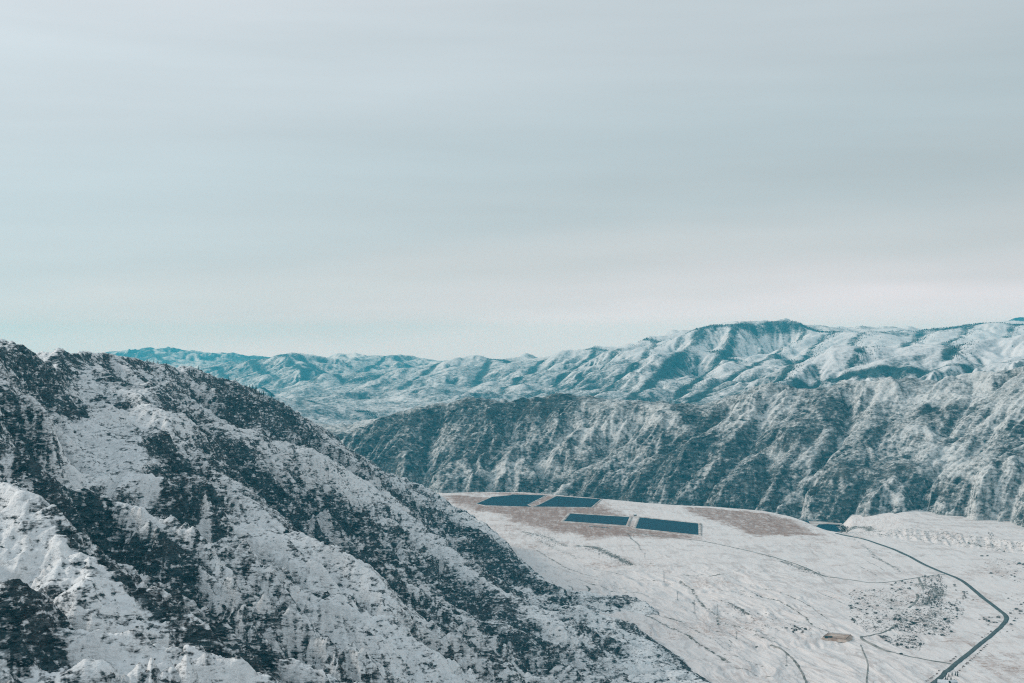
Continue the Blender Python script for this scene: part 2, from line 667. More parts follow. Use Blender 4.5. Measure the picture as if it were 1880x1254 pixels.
FOOT = [(-500, 3300, 0), (-160, 3180, 0), (-60, 3000, 0), (10, 2720, 0), (40, 2510, 0), (66, 2357, 0), (150, 2255, 0), (205, 2150, 0), (222, 2050, 0), (175, 2030, 0), (132, 2036, 0),
        (160, 1960, 0), (207, 1900, 0), (247, 1671, 0), (266, 1560, 0), (290, 1300, 0), (300, 1050, 0), (340, 800, 0), (380, 500, 0), (400, 240, 0)]
NH.line(FOOT, pin=False)
NH.line([(-1150, 3320, 0), (-500, 3300, 0)], pin=False)
# ground close under the camera, below the bottom of the picture
NH.line([(-1150, 240, 330), (-300, 240, 318), (0, 240, 300), (200, 240, 200), (400, 240, 0)], pin=False)
NH.line(PL([(-100, 1180, 480), (60, 1280, 500), (300, 1330, 540), (520, 1360, 600)]), pin=False)
xr = np.interp(NH.Y[:, 0], [p[1] for p in FOOT][::-1], [p[0] for p in FOOT][::-1])
low = NH.X > xr[:, None] + 12
low[NH.Y[:, 0] > 3180] |= True
low &= ~NH.pin
NH.fix |= low
NH.val[low] = 0
NH.solve()
NH.h += (fbm(NH.X, NH.Y, 130, 4, 0.55, seed=3) * 26 + fbm(NH.X, NH.Y, 60, 3, 0.5, seed=4, ridged=True) * 5) * (~NH.pin) * np.clip(NH.h / 25, 0, 1)
NH.erode(n=16, K=0.10, m=0.42, diff=0.03)
NH = NH.refine(42, 5.0, 5, 0.12, seed=301)
NH.sgx, NH.sgy = box_blur(NH.gx, 5), box_blur(NH.gy, 5)

u = np.linspace(-0.50, 0.21, 1100)
Yr = np.concatenate([np.linspace(250, 700, 90)[:-1], np.linspace(700, 1900, 600)[:-1], np.linspace(1900, 3200, 330)])
UU, YY = np.meshgrid(u, Yr)
XX = UU * YY


def detail(x, y, big, a_big, a_small, seed=0):
    return fbm(x, y, big, 4, 0.55, seed) * a_big + fbm(x, y, big * 0.3, 4, 0.55, seed + 5, True) * a_small


def strata(x, y, z, thick, a=(-0.42, 0.75, 1.5), seed=17):
    """tilted beds: -1..1 across each hard and soft layer"""
    s_ = a[0] * x + a[1] * y + a[2] * z + fbm(x, y, 90, 3, 0.5, seed) * 22
    l_ = a[1] * x - a[0] * y
    t = perlin(s_ / thick, l_ / 130, seed) + 0.6 * perlin(s_ / (thick * 0.45), l_ / 60, seed + 2)
    return np.clip(t * 1.3, -1, 1) * sstep(fbm(x, y, 150, 2, 0.5, seed + 6), -0.45, 0.2)


def near_rill(x, y):
    return once('near', x, lambda: runnels(x, y, NH.sample(NH.sgx, x, y), NH.sample(NH.sgy, x, y), 125.0, 5, 21.0, 0.5, seed=1))


def near_h(x, y):
    base = NH.sample(NH.h, x, y)
    k = np.clip(base / 20, 0, 1)
    return base + k * ((near_rill(x, y)[0] - 7) * (1 - 0.82 * NH.sample(NH.near, x, y)) + fbm(x, y, 16, 4, 0.6, 15, True) * 2.2 + 2.5 * strata(x, y, base, 12.0))


ZZ = near_h(XX, YY) - 2.0
gx, gy = NH.sample(NH.gx, XX, YY), NH.sample(NH.gy, XX, YY)
lx, ly = slopes(XX, YY, ZZ)
steep = np.hypot(lx, ly)
slope = np.hypot(gx, gy)
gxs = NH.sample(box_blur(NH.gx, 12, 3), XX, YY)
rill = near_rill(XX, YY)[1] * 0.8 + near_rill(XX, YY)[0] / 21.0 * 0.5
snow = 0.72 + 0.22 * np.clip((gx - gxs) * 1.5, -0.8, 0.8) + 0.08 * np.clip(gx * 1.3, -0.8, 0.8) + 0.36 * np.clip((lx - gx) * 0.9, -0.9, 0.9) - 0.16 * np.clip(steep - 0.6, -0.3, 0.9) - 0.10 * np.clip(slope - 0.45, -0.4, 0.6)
snow += fbm(XX, YY, 110, 4, 0.6, 21) * 0.30 + fbm(XX, YY, 26, 3, 0.6, 22) * 0.26
snow += 0.9 * np.clip(NH.sample(NH.conv, XX, YY), -0.12, 0.12)
STROKES = [  # (change of coverage, width in m, photo polyline, first and last distance searched)
    (-1.3, 6, [(120, 978), (166, 1014), (222, 1058), (293, 1116), (344, 1157), (412, 1197), (470, 1222)], (700, 2000)),
    (-1.0, 8, [(45, 838), (65, 852), (119, 903), (204, 951), (259, 1013), (306, 1036), (340, 1063), (391, 1141), (453, 1199), (494, 1233)], (600, 2000)),
    (-0.75, 16, [(400, 810), (453, 860), (500, 910), (534, 949), (599, 1005), (650, 1032), (700, 1062), (760, 1120)], (1330, 2400)),
    (-0.55, 45, [(430, 760), (480, 735), (540, 775), (565, 792), (500, 792)], (1800, 2600)),
    (-0.35, 45, [(380, 800), (430, 815), (470, 840)], (1300, 2400)),
    (-0.65, 36, [(770, 935), (850, 985), (900, 1020), (950, 1060), (990, 1085)], (1900, 2800)),
    (-0.55, 26, [(880, 985), (950, 1045)], (1900, 2800)),
    (-0.40, 35, [(600, 930), (650, 975), (720, 1020)], (1300, 2400)),
    (-0.70, 30, [(800, 1060), (880, 1110), (920, 1130)], (1300, 2400)),
    (-0.55, 26, [(860, 1150), (960, 1180)], (1200, 2400)),
    (-0.75, 18, [(-20, 1165), (20, 1150), (60, 1120), (85, 1115)], (450, 900)),
    (-0.75, 15, [(-20, 1195), (40, 1180), (90, 1165), (100, 1190)], (450, 900)),
    (-0.40, 35, [(330, 870), (370, 905)], (1000, 2200)),
    (-0.35, 32, [(240, 800), (330, 850)], (1000, 2200)),
    (-0.40, 30, [(310, 940), (360, 960)], (1000, 2200)),
    (-0.30, 30, [(190, 700), (300, 730)], (1000, 2200)),
    (-0.35, 32, [(20, 665), (70, 700), (120, 722)], (1000, 2200)),
    (-0.40, 26, [(120, 940), (170, 985), (230, 1020)], (850, 2200)),
    (-0.50, 18, [(108, 660), (130, 650)], (1500, 2200)),
    (-0.45, 28, [(110, 955), (140, 950)], (700, 2000)),
    (-0.9, 4, [(160, 1016), (210, 1040), (300, 1085), (352, 1120), (400, 1170)], (880, 2000)),
    (-0.9, 3.5, [(560, 905), (640, 975), (700, 1010), (760, 1075), (830, 1130)], (1300, 2400)),
    (-0.8, 3.5, [(663, 872), (745, 920), (793, 950), (850, 985)], (1900, 2800)),
    (-0.8, 3, [(385, 800), (440, 840), (455, 890)], (1300, 2300)),
    (-0.8, 3, [(60, 650), (95, 690), (150, 735), (165, 770)], (1100, 1900)),
    (-0.7, 3, [(10, 640), (50, 690), (90, 728)], (1100, 1600)),
    (-0.7, 2.5, [(600, 1105), (640, 1080), (680, 1070), (706, 1078)], (800, 1500)),
    (-0.6, 2.5, [(540, 1165), (575, 1130), (600, 1105)], (800, 1500)),
    (0.5, 3, [(545, 1175), (580, 1138), (606, 1112)], (800, 1500)),
    (-0.55, 13, [(248, 875), (290, 885)], (850, 2800)),
    (-0.55, 13, [(357, 895), (336, 937)], (850, 2800)),
    (-0.55, 13, [(305, 935), (340, 945)], (850, 2800)),
    (-0.55, 13, [(455, 864), (517, 916)], (850, 2800)),
    (-0.55, 13, [(537, 942), (590, 950), (646, 968)], (850, 2800)),
    (-0.55, 13, [(610, 1004), (687, 1014)], (850, 2800)),
    (-0.55, 13, [(806, 1056), (850, 1075), (878, 1102)], (850, 2800)),
    (-0.55, 13, [(840, 1105), (870, 1118)], (850, 2800)),
    (-0.55, 13, [(119, 745), (140, 752)], (850, 2800)),
    (-0.55, 13, [(403, 808), (455, 823)], (850, 2800)),
    (-0.55, 13, [(486, 740), (517, 766)], (850, 2800)),
    (-0.55, 13, [(191, 735), (232, 740)], (850, 2800)),
    (-0.55, 13, [(265, 700), (290, 712)], (850, 2800)),
    (-0.55, 13, [(345, 760), (362, 775)], (850, 2800)),
    (-0.55, 13, [(20, 745), (60, 790)], (850, 2800)),
    (-0.55, 13, [(240, 1010), (285, 1040)], (850, 2800)),
    (-0.55, 13, [(310, 1015), (350, 1030)], (850, 2800)),
    (-0.55, 13, [(700, 930), (735, 955)], (850, 2800)),
    (-0.55, 13, [(900, 1060), (940, 1085)], (850, 2800)),
    (-0.6, 7, [(505, 1078), (540, 1085)], (450, 1500)),
    (-0.6, 7, [(590, 1160), (620, 1170)], (450, 1500)),
    (-0.6, 7, [(690, 1200), (700, 1215)], (450, 1500)),
    (-0.6, 7, [(640, 1120), (660, 1125)], (450, 1500)),
    (-0.6, 7, [(150, 1075), (170, 1080)], (450, 1500)),
    (-0.6, 7, [(205, 1150), (225, 1160)], (450, 1500)),
    (0.30, 15, [(176, 766), (243, 761)], (850, 2300)),
    (0.30, 15, [(93, 761), (119, 797)], (850, 2300)),
    (0.30, 15, [(460, 926), (486, 957)], (850, 2300)),
    (0.30, 15, [(180, 1000), (260, 1062), (340, 1122), (420, 1182)], (850, 2300)),
    (0.30, 15, [(240, 830), (215, 870), (200, 905)], (850, 2300)),
    (0.30, 15, [(300, 870), (270, 920), (255, 960)], (850, 2300)),
    (0.30, 15, [(420, 920), (440, 960), (450, 1000)], (850, 2300)),
    (0.30, 15, [(640, 1060), (600, 1090)], (850, 2300)),
    (0.42, 45, [(30, 1000), (110, 1050), (180, 1110), (260, 1160), (340, 1200), (450, 1240)], (500, 1000)),
    (0.25, 35, [(150, 1180), (260, 1230)], (450, 1000)),
    (0.30, 40, [(40, 920), (100, 965)], (500, 1100)),
    (0.45, 55, [(590, 1020), (650, 1060), (690, 1130), (760, 1190)], (800, 1500)),
    (0.35, 60, [(600, 1150), (700, 1220), (780, 1245)], (700, 1500)),
    (0.42, 38, [(500, 835), (600, 848), (680, 888), (740, 930)], (1500, 2200)),
    (0.60, 16, [(310, 768), (340, 780), (375, 797)], (1200, 2200)),
    (0.50, 9, [(82, 750), (102, 775), (129, 833), (143, 861), (136, 890)], (1000, 2200)),
    (0.40, 30, [(160, 800), (180, 762), (215, 772)], (1000, 2200)),
    (0.40, 14, [(440, 705), (478, 725)], (1800, 2600)),
    (0.40, 10, [(793, 992), (902, 1071), (970, 1119), (1031, 1157)], (1300, 2200)),
    (0.50, 5, [(372, 970), (385, 1000), (401, 1034), (408, 1071), (395, 1125)], (800, 1800)),
    (0.45, 4, [(555, 955), (568, 978), (600, 1010)], (1300, 2400)),
    (0.45, 4, [(670, 960), (690, 1000), (705, 1020)], (1300, 2400)),
    (0.45, 4, [(730, 1000), (760, 1040)], (1300, 2400)),
    (0.30, 25, [(1090, 1115), (1130, 1135), (1180, 1160)], (1700, 2300)),
    (0.30, 20, [(20, 700), (60, 725)], (1000, 1600)),
    (0.30, 20, [(100, 650), (150, 690), (160, 720)], (1500, 2000)),
    (-0.45, 16, [(1085, 1102), (1120, 1098), (1150, 1097), (1190, 1103), (1213, 1122)], (1900, 2300)),
    (-0.30, 25, [(1030, 1105), (1080, 1110), (1120, 1118)], (1900, 2300)),
    (-0.42, 15, [(1125, 1137), (1160, 1154), (1205, 1177), (1250, 1210), (1300, 1252)], (1500, 2100)),
]


def apply_strokes(rel, strokes, X, Y, cov, jit, seed):
    jx = fbm(X, Y, jit, 3, 0.6, seed) * jit * 0.35
    jy = fbm(X, Y, jit, 3, 0.6, seed + 1) * jit * 0.35
    for amt, w, pts, (y0, y1) in strokes:
        wp = [rel.hit(px, py, y0, y1) for px, py in pts]
        ax = [p[0] for p in wp]
        ay = [p[1] for p in wp]
        mg = w * 3
        rr = np.nonzero((Y[:, 0] > min(ay) - mg) & (Y[:, 0] < max(ay) + mg))[0]
        if not len(rr):
            continue
        sl = slice(rr[0], rr[-1] + 1)
        ww = min(w, 12)
        kx = np.clip(w / jit * 1.5, 0.1, 1)
        d, _ = seg_dist(X[sl] + jx[sl] * kx, Y[sl] + jy[sl] * kx, wp)
        cov[sl] += amt * np.exp(-(d / w) ** 2)
    return cov


snow += 0.24 * rill * sstep(fbm(XX, YY, 260, 2, 0.5, 24), -0.5, 0.1)
snow += 0.38 * strata(XX, YY, NH.sample(NH.h, XX, YY), 12.0)
snow -= 0.26 * sstep(NH.sample(NH.flow, XX, YY), 2.4, 4.5)
snow = np.clip(snow - 0.02, 0.18, 0.9)
snow = apply_strokes(NH, STROKES, XX, YY, snow, 30, 31)
snow = np.clip(snow, 0.14, 0.86)
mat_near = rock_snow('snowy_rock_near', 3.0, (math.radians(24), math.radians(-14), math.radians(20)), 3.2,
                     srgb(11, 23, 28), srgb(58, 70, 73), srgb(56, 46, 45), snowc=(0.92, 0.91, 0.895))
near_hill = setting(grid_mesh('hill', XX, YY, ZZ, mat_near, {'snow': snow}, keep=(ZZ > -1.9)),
                    'snow dusted rocky near hill with dark gullies and white spurs')

# ------------------------------------------------------------------ the dark crags across the valley
MM = Relief(-900, 2500, 2700, 5200, 9.0)
MID_CREST = PL([(480, 800, 4900), (560, 800, 4750), (630, 795, 4600), (700, 766, 4500), (780, 748, 4420), (870, 738, 4350), (905, 743, 4350), (930, 740, 4340), (990, 735, 4320),
                (1030, 730, 4300), (1080, 742, 4250), (1120, 745, 4200), (1180, 745, 4150), (1240, 749, 4080), (1262, 768, 4060), (1290, 772, 4080), (1330, 745, 4060),
                (1370, 728, 4030), (1415, 712, 4000), (1430, 722, 3990), (1500, 722, 3970), (1540, 710, 3950), (1600, 705, 3920), (1625, 697, 3900), (1655, 711, 3890),
                (1700, 712, 3860), (1760, 700, 3800), (1830, 685, 3740), (1880, 668, 3700), (2000, 640, 3620), (2200, 600, 3500)])
MM.line(MID_CREST)
for r in [
    [(870, 738, 4350), (850, 800, 4200), (830, 850, 4050), (815, 890, 3900)],
    [(780, 748, 4420), (745, 800, 4250), (735, 850, 4080), (740, 885, 3960)],
    [(990, 735, 4320), (985, 800, 4150), (960, 860, 3990), (950, 897, 3860)],
    [(1050, 735, 4280), (1070, 800, 4100), (1050, 860, 3930), (1030, 895, 3830)],
    [(1120, 745, 4200), (1130, 810, 4050), (1110, 870, 3860), (1095, 905, 3730)],
    [(1240, 749, 4080), (1215, 815, 3900), (1180, 870, 3720), (1150, 912, 3610)],
    [(1415, 712, 4000), (1370, 770, 3850), (1320, 830, 3720), (1260, 890, 3580), (1220, 920, 3500)],
    [(1540, 710, 3950), (1490, 780, 3750), (1440, 850, 3550), (1400, 920, 3390)],
    [(1470, 722, 3980), (1410, 800, 3780), (1350, 870, 3580), (1310, 925, 3440)],
    [(1625, 697, 3900), (1600, 770, 3700), (1560, 850, 3450), (1525, 930, 3230), (1510, 950, 3190)],
    [(1760, 700, 3800), (1730, 790, 3550), (1680, 870, 3330), (1640, 935, 3180)],
    [(1690, 712, 3870), (1650, 800, 3600), (1610, 880, 3350), (1590, 935, 3220)],
    [(1880, 668, 3700), (1850, 780, 3400), (1800, 880, 3100), (1780, 945, 2980)],
    [(1830, 685, 3740), (1790, 790, 3480), (1750, 880, 3220), (1720, 940, 3100)],
    [(2000, 640, 3620), (1960, 780, 3250), (1900, 900, 2960), (1880, 960, 2880)],
]:
    MM.line(PL(r))
MID_FOOT = [(-900, 4300, -15), (-200, 3880, -22), (20, 3880, -22), (120, 3800, -22), (220, 3720, -22), (330, 3620, -22), (420, 3530, -22), (560, 3370, -22), (640, 3310, -20), (720, 3290, -18),
            (790, 3230, -8), (880, 3160, 8), (935, 3140, 16), (1010, 3060, 16), (1060, 2920, 14), (1180, 2800, 12), (1500, 2700, 10)]
MM.line(MID_FOOT, pin=False)
MM.line([(-900, 5200, 30), (0, 5200, 20), (900, 5000, 40), (1500, 4700, 100), (2500, 4300, 150)], pin=False)
yb = np.interp(MM.X[0], [p[0] for p in MID_FOOT], [p[1] for p in MID_FOOT])
low = MM.Y < yb[None, :] - 15
MM.fix |= low
MM.val[low] = -26
MM.solve()
above = np.clip((MM.h + 22) / 30, 0, 1)
MM.h += (fbm(MM.X, MM.Y, 190, 5, 0.55, seed=41) * 30 + fbm(MM.X, MM.Y, 70, 3, 0.5, seed=43, ridged=True) * 9) * above * np.where(MM.pin, 0.25, 1)
MM.erode(n=16, K=0.08, m=0.42, diff=0.03)
MM.base = -20.0
MM = MM.refine(120, 14.0, 4, 0.07, diff=0.01, seed=311)
MM.sgx, MM.sgy = box_blur(MM.gx, 6), box_blur(MM.gy, 6)


def mid_rill(x, y):
    return once('mid', x, lambda: runnels(x, y, MM.sample(MM.sgx, x, y), MM.sample(MM.sgy, x, y), 290.0, 6, 38.0, 0.5, seed=2))


u = np.linspace(-0.20, 0.50, 1050)
Yr = np.concatenate([np.linspace(2750, 4500, 560)[:-1], np.linspace(4500, 5150, 60)])
UU, YY = np.meshgrid(u, Yr)
XX = UU * YY


def mid_h(x, y):
    b = MM.sample(MM.h, x, y)
    k = np.clip((b + 20) / 30, 0, 1)
    return b + k * ((mid_rill(x, y)[0] - 9) * (1 - 0.8 * MM.sample(MM.near, x, y)) + fbm(x, y, 110, 4, 0.6, 51, True) * 4 + fbm(x, y, 24, 3, 0.6, 55, True) * 3.0 + 4.0 * strata(x, y, b, 24.0, (0.55, 0.55, 1.3), 27))


ZZ = mid_h(XX, YY)
gx, gy = MM.sample(MM.gx, XX, YY), MM.sample(MM.gy, XX, YY)
slope = np.hypot(gx, gy)
flow = MM.sample(MM.flow, XX, YY)
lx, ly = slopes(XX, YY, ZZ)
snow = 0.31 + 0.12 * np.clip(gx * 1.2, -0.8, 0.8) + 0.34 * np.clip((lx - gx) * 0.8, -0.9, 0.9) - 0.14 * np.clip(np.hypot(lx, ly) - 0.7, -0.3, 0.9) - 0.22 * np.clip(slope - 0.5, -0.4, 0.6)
snow += fbm(XX, YY, 230, 4, 0.55, 61) * 0.44 + fbm(XX + 0.6 * ZZ, YY - 1.2 * ZZ, 55, 3, 0.6, 63, True) * 0.16
face = sstep(XX, 420, 150) * sstep(XX, -200, 50)
snow += 0.08 * mid_rill(XX, YY)[1] * (1 - 2.0 * face)
snow += 0.22 * strata(XX, YY, MM.sample(MM.h, XX, YY), 24.0, (0.55, 0.55, 1.3), 27)
snow += 0.22 * np.clip((flow - 2.6) / 2.0, 0, 1) * sstep(fbm(XX, YY, 300, 2, 0.5, 66), -0.2, 0.3)
STROKES_MID = [
    (-0.35, 60, [(700, 775), (780, 760), (870, 750), (950, 760), (1020, 745)], (3700, 4700)),
    (-0.30, 60, [(660, 810), (730, 800), (760, 850), (700, 840)], (3700, 4700)),
    (-0.25, 50, [(900, 790), (860, 830), (800, 860)], (3700, 4700)),
    (0.28, 60, [(900, 870), (1000, 850), (1060, 800), (1150, 800)], (3600, 4500)),
    (0.22, 45, [(1100, 780), (1180, 770), (1220, 790)], (3600, 4500)),
    (-0.40, 40, [(1240, 815), (1210, 850), (1180, 885), (1150, 905)], (3300, 4300)),
    (-0.35, 40, [(1100, 890), (1060, 905), (1120, 905)], (3300, 4300)),
    (-0.35, 50, [(1300, 810), (1260, 870), (1240, 900)], (3300, 4300)),
    (-0.35, 50, [(1400, 790), (1360, 850), (1400, 880), (1340, 900)], (3100, 4300)),
    (-0.40, 45, [(1540, 740), (1520, 790), (1470, 800)], (3100, 4300)),
    (-0.45, 45, [(1560, 860), (1530, 910), (1520, 945), (1580, 900)], (3000, 4200)),
    (-0.35, 40, [(1640, 860), (1690, 890), (1740, 900)], (3000, 4200)),
    (-0.30, 40, [(1250, 752), (1262, 768), (1300, 778)], (3500, 4300)),
    (0.35, 50, [(1400, 730), (1450, 740), (1380, 770)], (3500, 4300)),
    (0.45, 70, [(1720, 730), (1780, 720), (1850, 715), (1830, 770)], (3000, 4200)),
    (0.30, 60, [(1560, 720), (1600, 720), (1640, 730)], (3000, 4200)),
    (0.30, 60, [(1700, 800), (1760, 850), (1850, 860)], (2900, 4200)),
    (0.20, 60, [(1560, 930), (1650, 910), (1800, 900), (1870, 930)], (2800, 4000)),
    (0.85, 9, [(1046, 886), (1034, 894), (1020, 903)], (3600, 4200)),
    (-0.35, 35, [(1870, 780), (1850, 820)], (2900, 4200)),
]
snow = apply_strokes(MM, STROKES_MID, XX, YY, snow, 60, 71)
snow = np.clip(snow, 0.05, 0.95)
mat_mid = rock_snow('snowy_rock_crags', 6.5, (math.radians(-26), math.radians(24), math.radians(-10)), 3.0,
                    srgb(20, 36, 42), srgb(84, 92, 92), srgb(88, 80, 72), sharp=0.10, brown_amt=0.3, gain=0.20, snowc=(0.70, 0.70, 0.68))
mid_mountain = setting(grid_mesh('mountain', XX, YY, ZZ, mat_mid, {'snow': snow}, keep=(ZZ > -23)),
                       'dark craggy mountain rising behind the four ponds')

# ------------------------------------------------------------------ the far ranges
FM = Relief(-7600, 7600, 5000, 19500, 34.0)
FAR = [
    [(-400, 700, 18000), (0, 690, 18000), (150, 672, 18000), (200, 652, 18000), (235, 646, 18000), (270, 642, 18000), (300, 650, 18000), (335, 648, 18000), (400, 653, 18000), (460, 662, 17500), (560, 668, 17500), (700, 668, 18000), (850, 669, 18000), (1000, 664, 18000)],
    [(100, 700, 13500), (250, 690, 13500), (330, 688, 13200), (400, 674, 13000), (460, 664, 12800), (490, 657, 12700), (520, 650, 12600), (545, 656, 12600), (590, 664, 12800), (620, 672, 13000)],
    [(590, 666, 14500), (640, 660, 14300), (680, 661, 14100), (715, 654, 14000), (750, 660, 14000), (790, 667, 14000), (830, 675, 14000)],
    [(640, 700, 10800), (700, 690, 10900), (760, 680, 11000), (815, 664, 11200), (835, 668, 11200), (900, 662, 11000), (950, 666, 10800), (1000, 660, 10500), (1040, 653, 10200), (1095, 643, 10000), (1112, 649, 9900)],
    [(1112, 651, 9600), (1150, 640, 9300), (1180, 626, 9200), (1205, 632, 9100), (1250, 618, 9050), (1290, 605, 9000), (1350, 600, 9000), (1400, 590, 9000), (1420, 582, 9000), (1434, 577, 9000), (1448, 583, 9000), (1482, 602, 9000), (1530, 613, 8900), (1600, 612, 8800), (1650, 615, 8800), (1700, 606, 8800), (1770, 600, 8700), (1830, 604, 8600), (1880, 612, 8500), (2000, 605, 8400), (2300, 590, 8000)],
    [(1760, 640, 14200), (1800, 608, 14000), (1832, 594, 14000), (1862, 582, 14000), (1895, 586, 14000), (1960, 604, 14000), (2100, 600, 14000)],
    [(1400, 700, 6500), (1440, 688, 6500), (1500, 668, 6500), (1560, 656, 6500), (1600, 655, 6500), (1650, 655, 6450), (1690, 662, 6450), (1712, 665, 6450), (1760, 655, 6400), (1800, 648, 6350), (1880, 640, 6300), (2000, 628, 6200), (2300, 600, 6000)],
    [(480, 700, 8200), (520, 732, 7800), (545, 742, 7600), (580, 750, 7400), (610, 757, 7300), (650, 760, 7200), (690, 775, 7000), (760, 800, 6800)],
    [(520, 770, 6300), (560, 775, 6200), (600, 783, 6100), (640, 795, 6000)],
    [(1350, 760, 6100), (1400, 725, 6000), (1440, 712, 5950), (1500, 697, 5900), (1560, 690, 5900), (1640, 673, 5850), (1700, 683, 5800), (1760, 685, 5780), (1800, 680, 5750), (1840, 668, 5700), (1880, 655, 5650), (2000, 635, 5550)],
]
SPURS = [
    [(545, 742, 7600), (560, 775, 6900)], [(610, 757, 7300), (630, 785, 6700)], [(650, 760, 7200), (655, 785, 6700)],
    [(520, 650, 12600), (560, 690, 11500), (590, 722, 10300)], [(460, 664, 12800), (505, 700, 11600), (560, 735, 10000)],
    [(400, 674, 13000), (420, 700, 12000), (460, 735, 10500)], [(545, 656, 12600), (600, 690, 11700), (640, 715, 10500)],
    [(715, 654, 14000), (690, 672, 13000), (650, 690, 12000)], [(715, 654, 14000), (750, 675, 13000)],
    [(270, 642, 18000), (300, 665, 16000), (330, 680, 14500)],
    [(815, 664, 11200), (770, 700, 10200), (700, 740, 8700)], [(900, 662, 11000), (880, 705, 9900), (840, 745, 8400)], [(700, 690, 10900), (640, 725, 9800), (600, 745, 9000)],
    [(1000, 660, 10500), (960, 700, 9500), (900, 738, 8200)], [(1095, 643, 10000), (1040, 690, 9000), (970, 735, 7900)],
    [(1150, 640, 9300), (1090, 685, 8300), (1010, 725, 7500), (960, 748, 7000)], [(1205, 632, 9100), (1165, 682, 8100), (1100, 722, 7300), (1050, 745, 6800)],
    [(1290, 605, 9000), (1240, 655, 8200), (1200, 700, 7400), (1150, 740, 6600)], [(1350, 598, 9000), (1330, 645, 8400), (1290, 690, 7600), (1240, 735, 6700)],
    [(1480, 600, 9000), (1460, 626, 8700), (1420, 648, 8200), (1370, 682, 7500), (1310, 716, 6800), (1265, 742, 6200)],
    [(1420, 648, 8200), (1455, 675, 7700), (1480, 690, 7300)], [(1530, 613, 8900), (1490, 645, 8300), (1470, 670, 7800)],
    [(1300, 650, 8600), (1330, 672, 8300), (1350, 690, 8000)], [(1600, 612, 8800), (1570, 635, 8300), (1545, 652, 7700)],
    [(1690, 610, 8800), (1680, 632, 8300), (1655, 655, 7600)], [(1780, 600, 8700), (1760, 630, 8200), (1712, 658, 7500)], [(1860, 610, 8550), (1840, 635, 8000), (1800, 650, 7500)],
    [(1500, 668, 6500), (1440, 700, 6100), (1390, 730, 5800)], [(1600, 655, 6500), (1560, 680, 6000)], [(1760, 655, 6400), (1740, 678, 5900)],
]
for r in FAR + SPURS:
    FM.line(PL(r))
FM.line([(-7600, 19500, -150), (7600, 19500, -150)], pin=False)
FM.line([(-7600, 5000, -60), (-200, 5300, -60), (600, 5300, -60), (1200, 4800, -40), (7600, 5000, -40)], pin=False)
for v in [
    [(-400, 700, 15500), (0, 700, 15300), (400, 695, 15000), (700, 690, 15300), (1000, 690, 14500)],
    [(100, 760, 11500), (520, 745, 11000), (620, 718, 11800), (800, 700, 12600), (1000, 690, 12800)],
    [(560, 770, 8200), (620, 770, 7800), (800, 770, 7300), (1000, 770, 6300)],
    [(1210, 745, 7200), (1300, 700, 8100), (1385, 668, 8500), (1440, 640, 8800)],
    [(1380, 700, 7000), (1500, 690, 7500), (1560, 680, 7600), (1650, 672, 7450), (1712, 675, 7300), (1820, 665, 7300), (2000, 655, 7200)],
    [(1480, 715, 5900), (1600, 705, 5850), (1720, 695, 5800), (1880, 675, 5700)],
]:
    FM.line([(a, b, c - 40) for a, b, c in PL(v)], pin=False)
FM.solve()
FM.h += (fbm(FM.X, FM.Y, 900, 5, 0.55, seed=81) * 110 + fbm(FM.X, FM.Y, 260, 4, 0.5, seed=83, ridged=True) * 40) * np.where(FM.pin, 0.03, 1)
FM.erode(n=16, K=0.10, m=0.42, diff=0.03)
crest_d = np.full(FM.h.shape, 1e9)
for r in FAR + SPURS:
    d, _ = seg_dist(FM.X.astype(np.float32), FM.Y.astype(np.float32), PL(r))
    crest_d = np.minimum(crest_d, d)
FM.crest = crest_d
FM.base = -400.0
FC = FM
FM = FM.refine(260, 34.0, 6, 0.16, seed=321)
FM.crest = FC.sample(crest_d, FM.X, FM.Y)
FM.sgx, FM.sgy = box_blur(FM.gx, 4), box_blur(FM.gy, 4)


def far_rill(x, y):
    return once('far', x, lambda: runnels(x, y, FM.sample(FM.sgx, x, y) * 1.6, FM.sample(FM.sgy, x, y) * 1.6, 420.0, 4, 46.0, 0.55, seed=3))


def far_h(x, y):
    b = FM.sample(FM.h, x, y)
    return b + (far_rill(x, y)[0] - 15 + fbm(x, y, 420, 5, 0.55, 91, True) * 30) * np.clip(FM.sample(FM.crest, x, y) / 220, 0.04, 1)


u = np.linspace(-0.50, 0.50, 1500)
Yr = np.concatenate([np.linspace(5000, 9300, 420)[:-1], np.linspace(9300, 14600, 210)[:-1], np.linspace(14600, 19400, 90)])
UU, YY = np.meshgrid(u, Yr)
XX = UU * YY
ZZ = far_h(XX, YY)
gx, gy = FM.sample(FM.gx, XX, YY), FM.sample(FM.gy, XX, YY)
slope = np.hypot(gx, gy)


def forest_cover(x, y):
    """0..1 where conifers grow on the far ranges: shaded aspects, crest lines and scattered patches high up"""
    gx, gy = FM.sample(FM.gx, x, y), FM.sample(FM.gy, x, y)
    z = FM.sample(FM.h, x, y)
    cd = FM.sample(FM.crest, x, y)
    asp = sstep(-gx * 0.9 - 0.15 * gy, 0.10, 0.45)
    nz = fbm(x, y, 420, 4, 0.55, 95)
    f = 0.10 * asp * sstep(nz, -0.15, 0.30) + 0.9 * sstep(cd, 42 + 45 * nz, 10) + 0.3 * asp * (x < -1000)
    f += 0.6 * sstep(z, 330, 500) * sstep(nz, -0.1, 0.3)
    f += 0.9 * (y > 13200) * (x > 3500) + 0.7 * (y > 16500) * (x < -3000) * sstep(nz, -0.3, 0.1)
    return np.clip(f, 0, 1) * sstep(z, 40, 160)


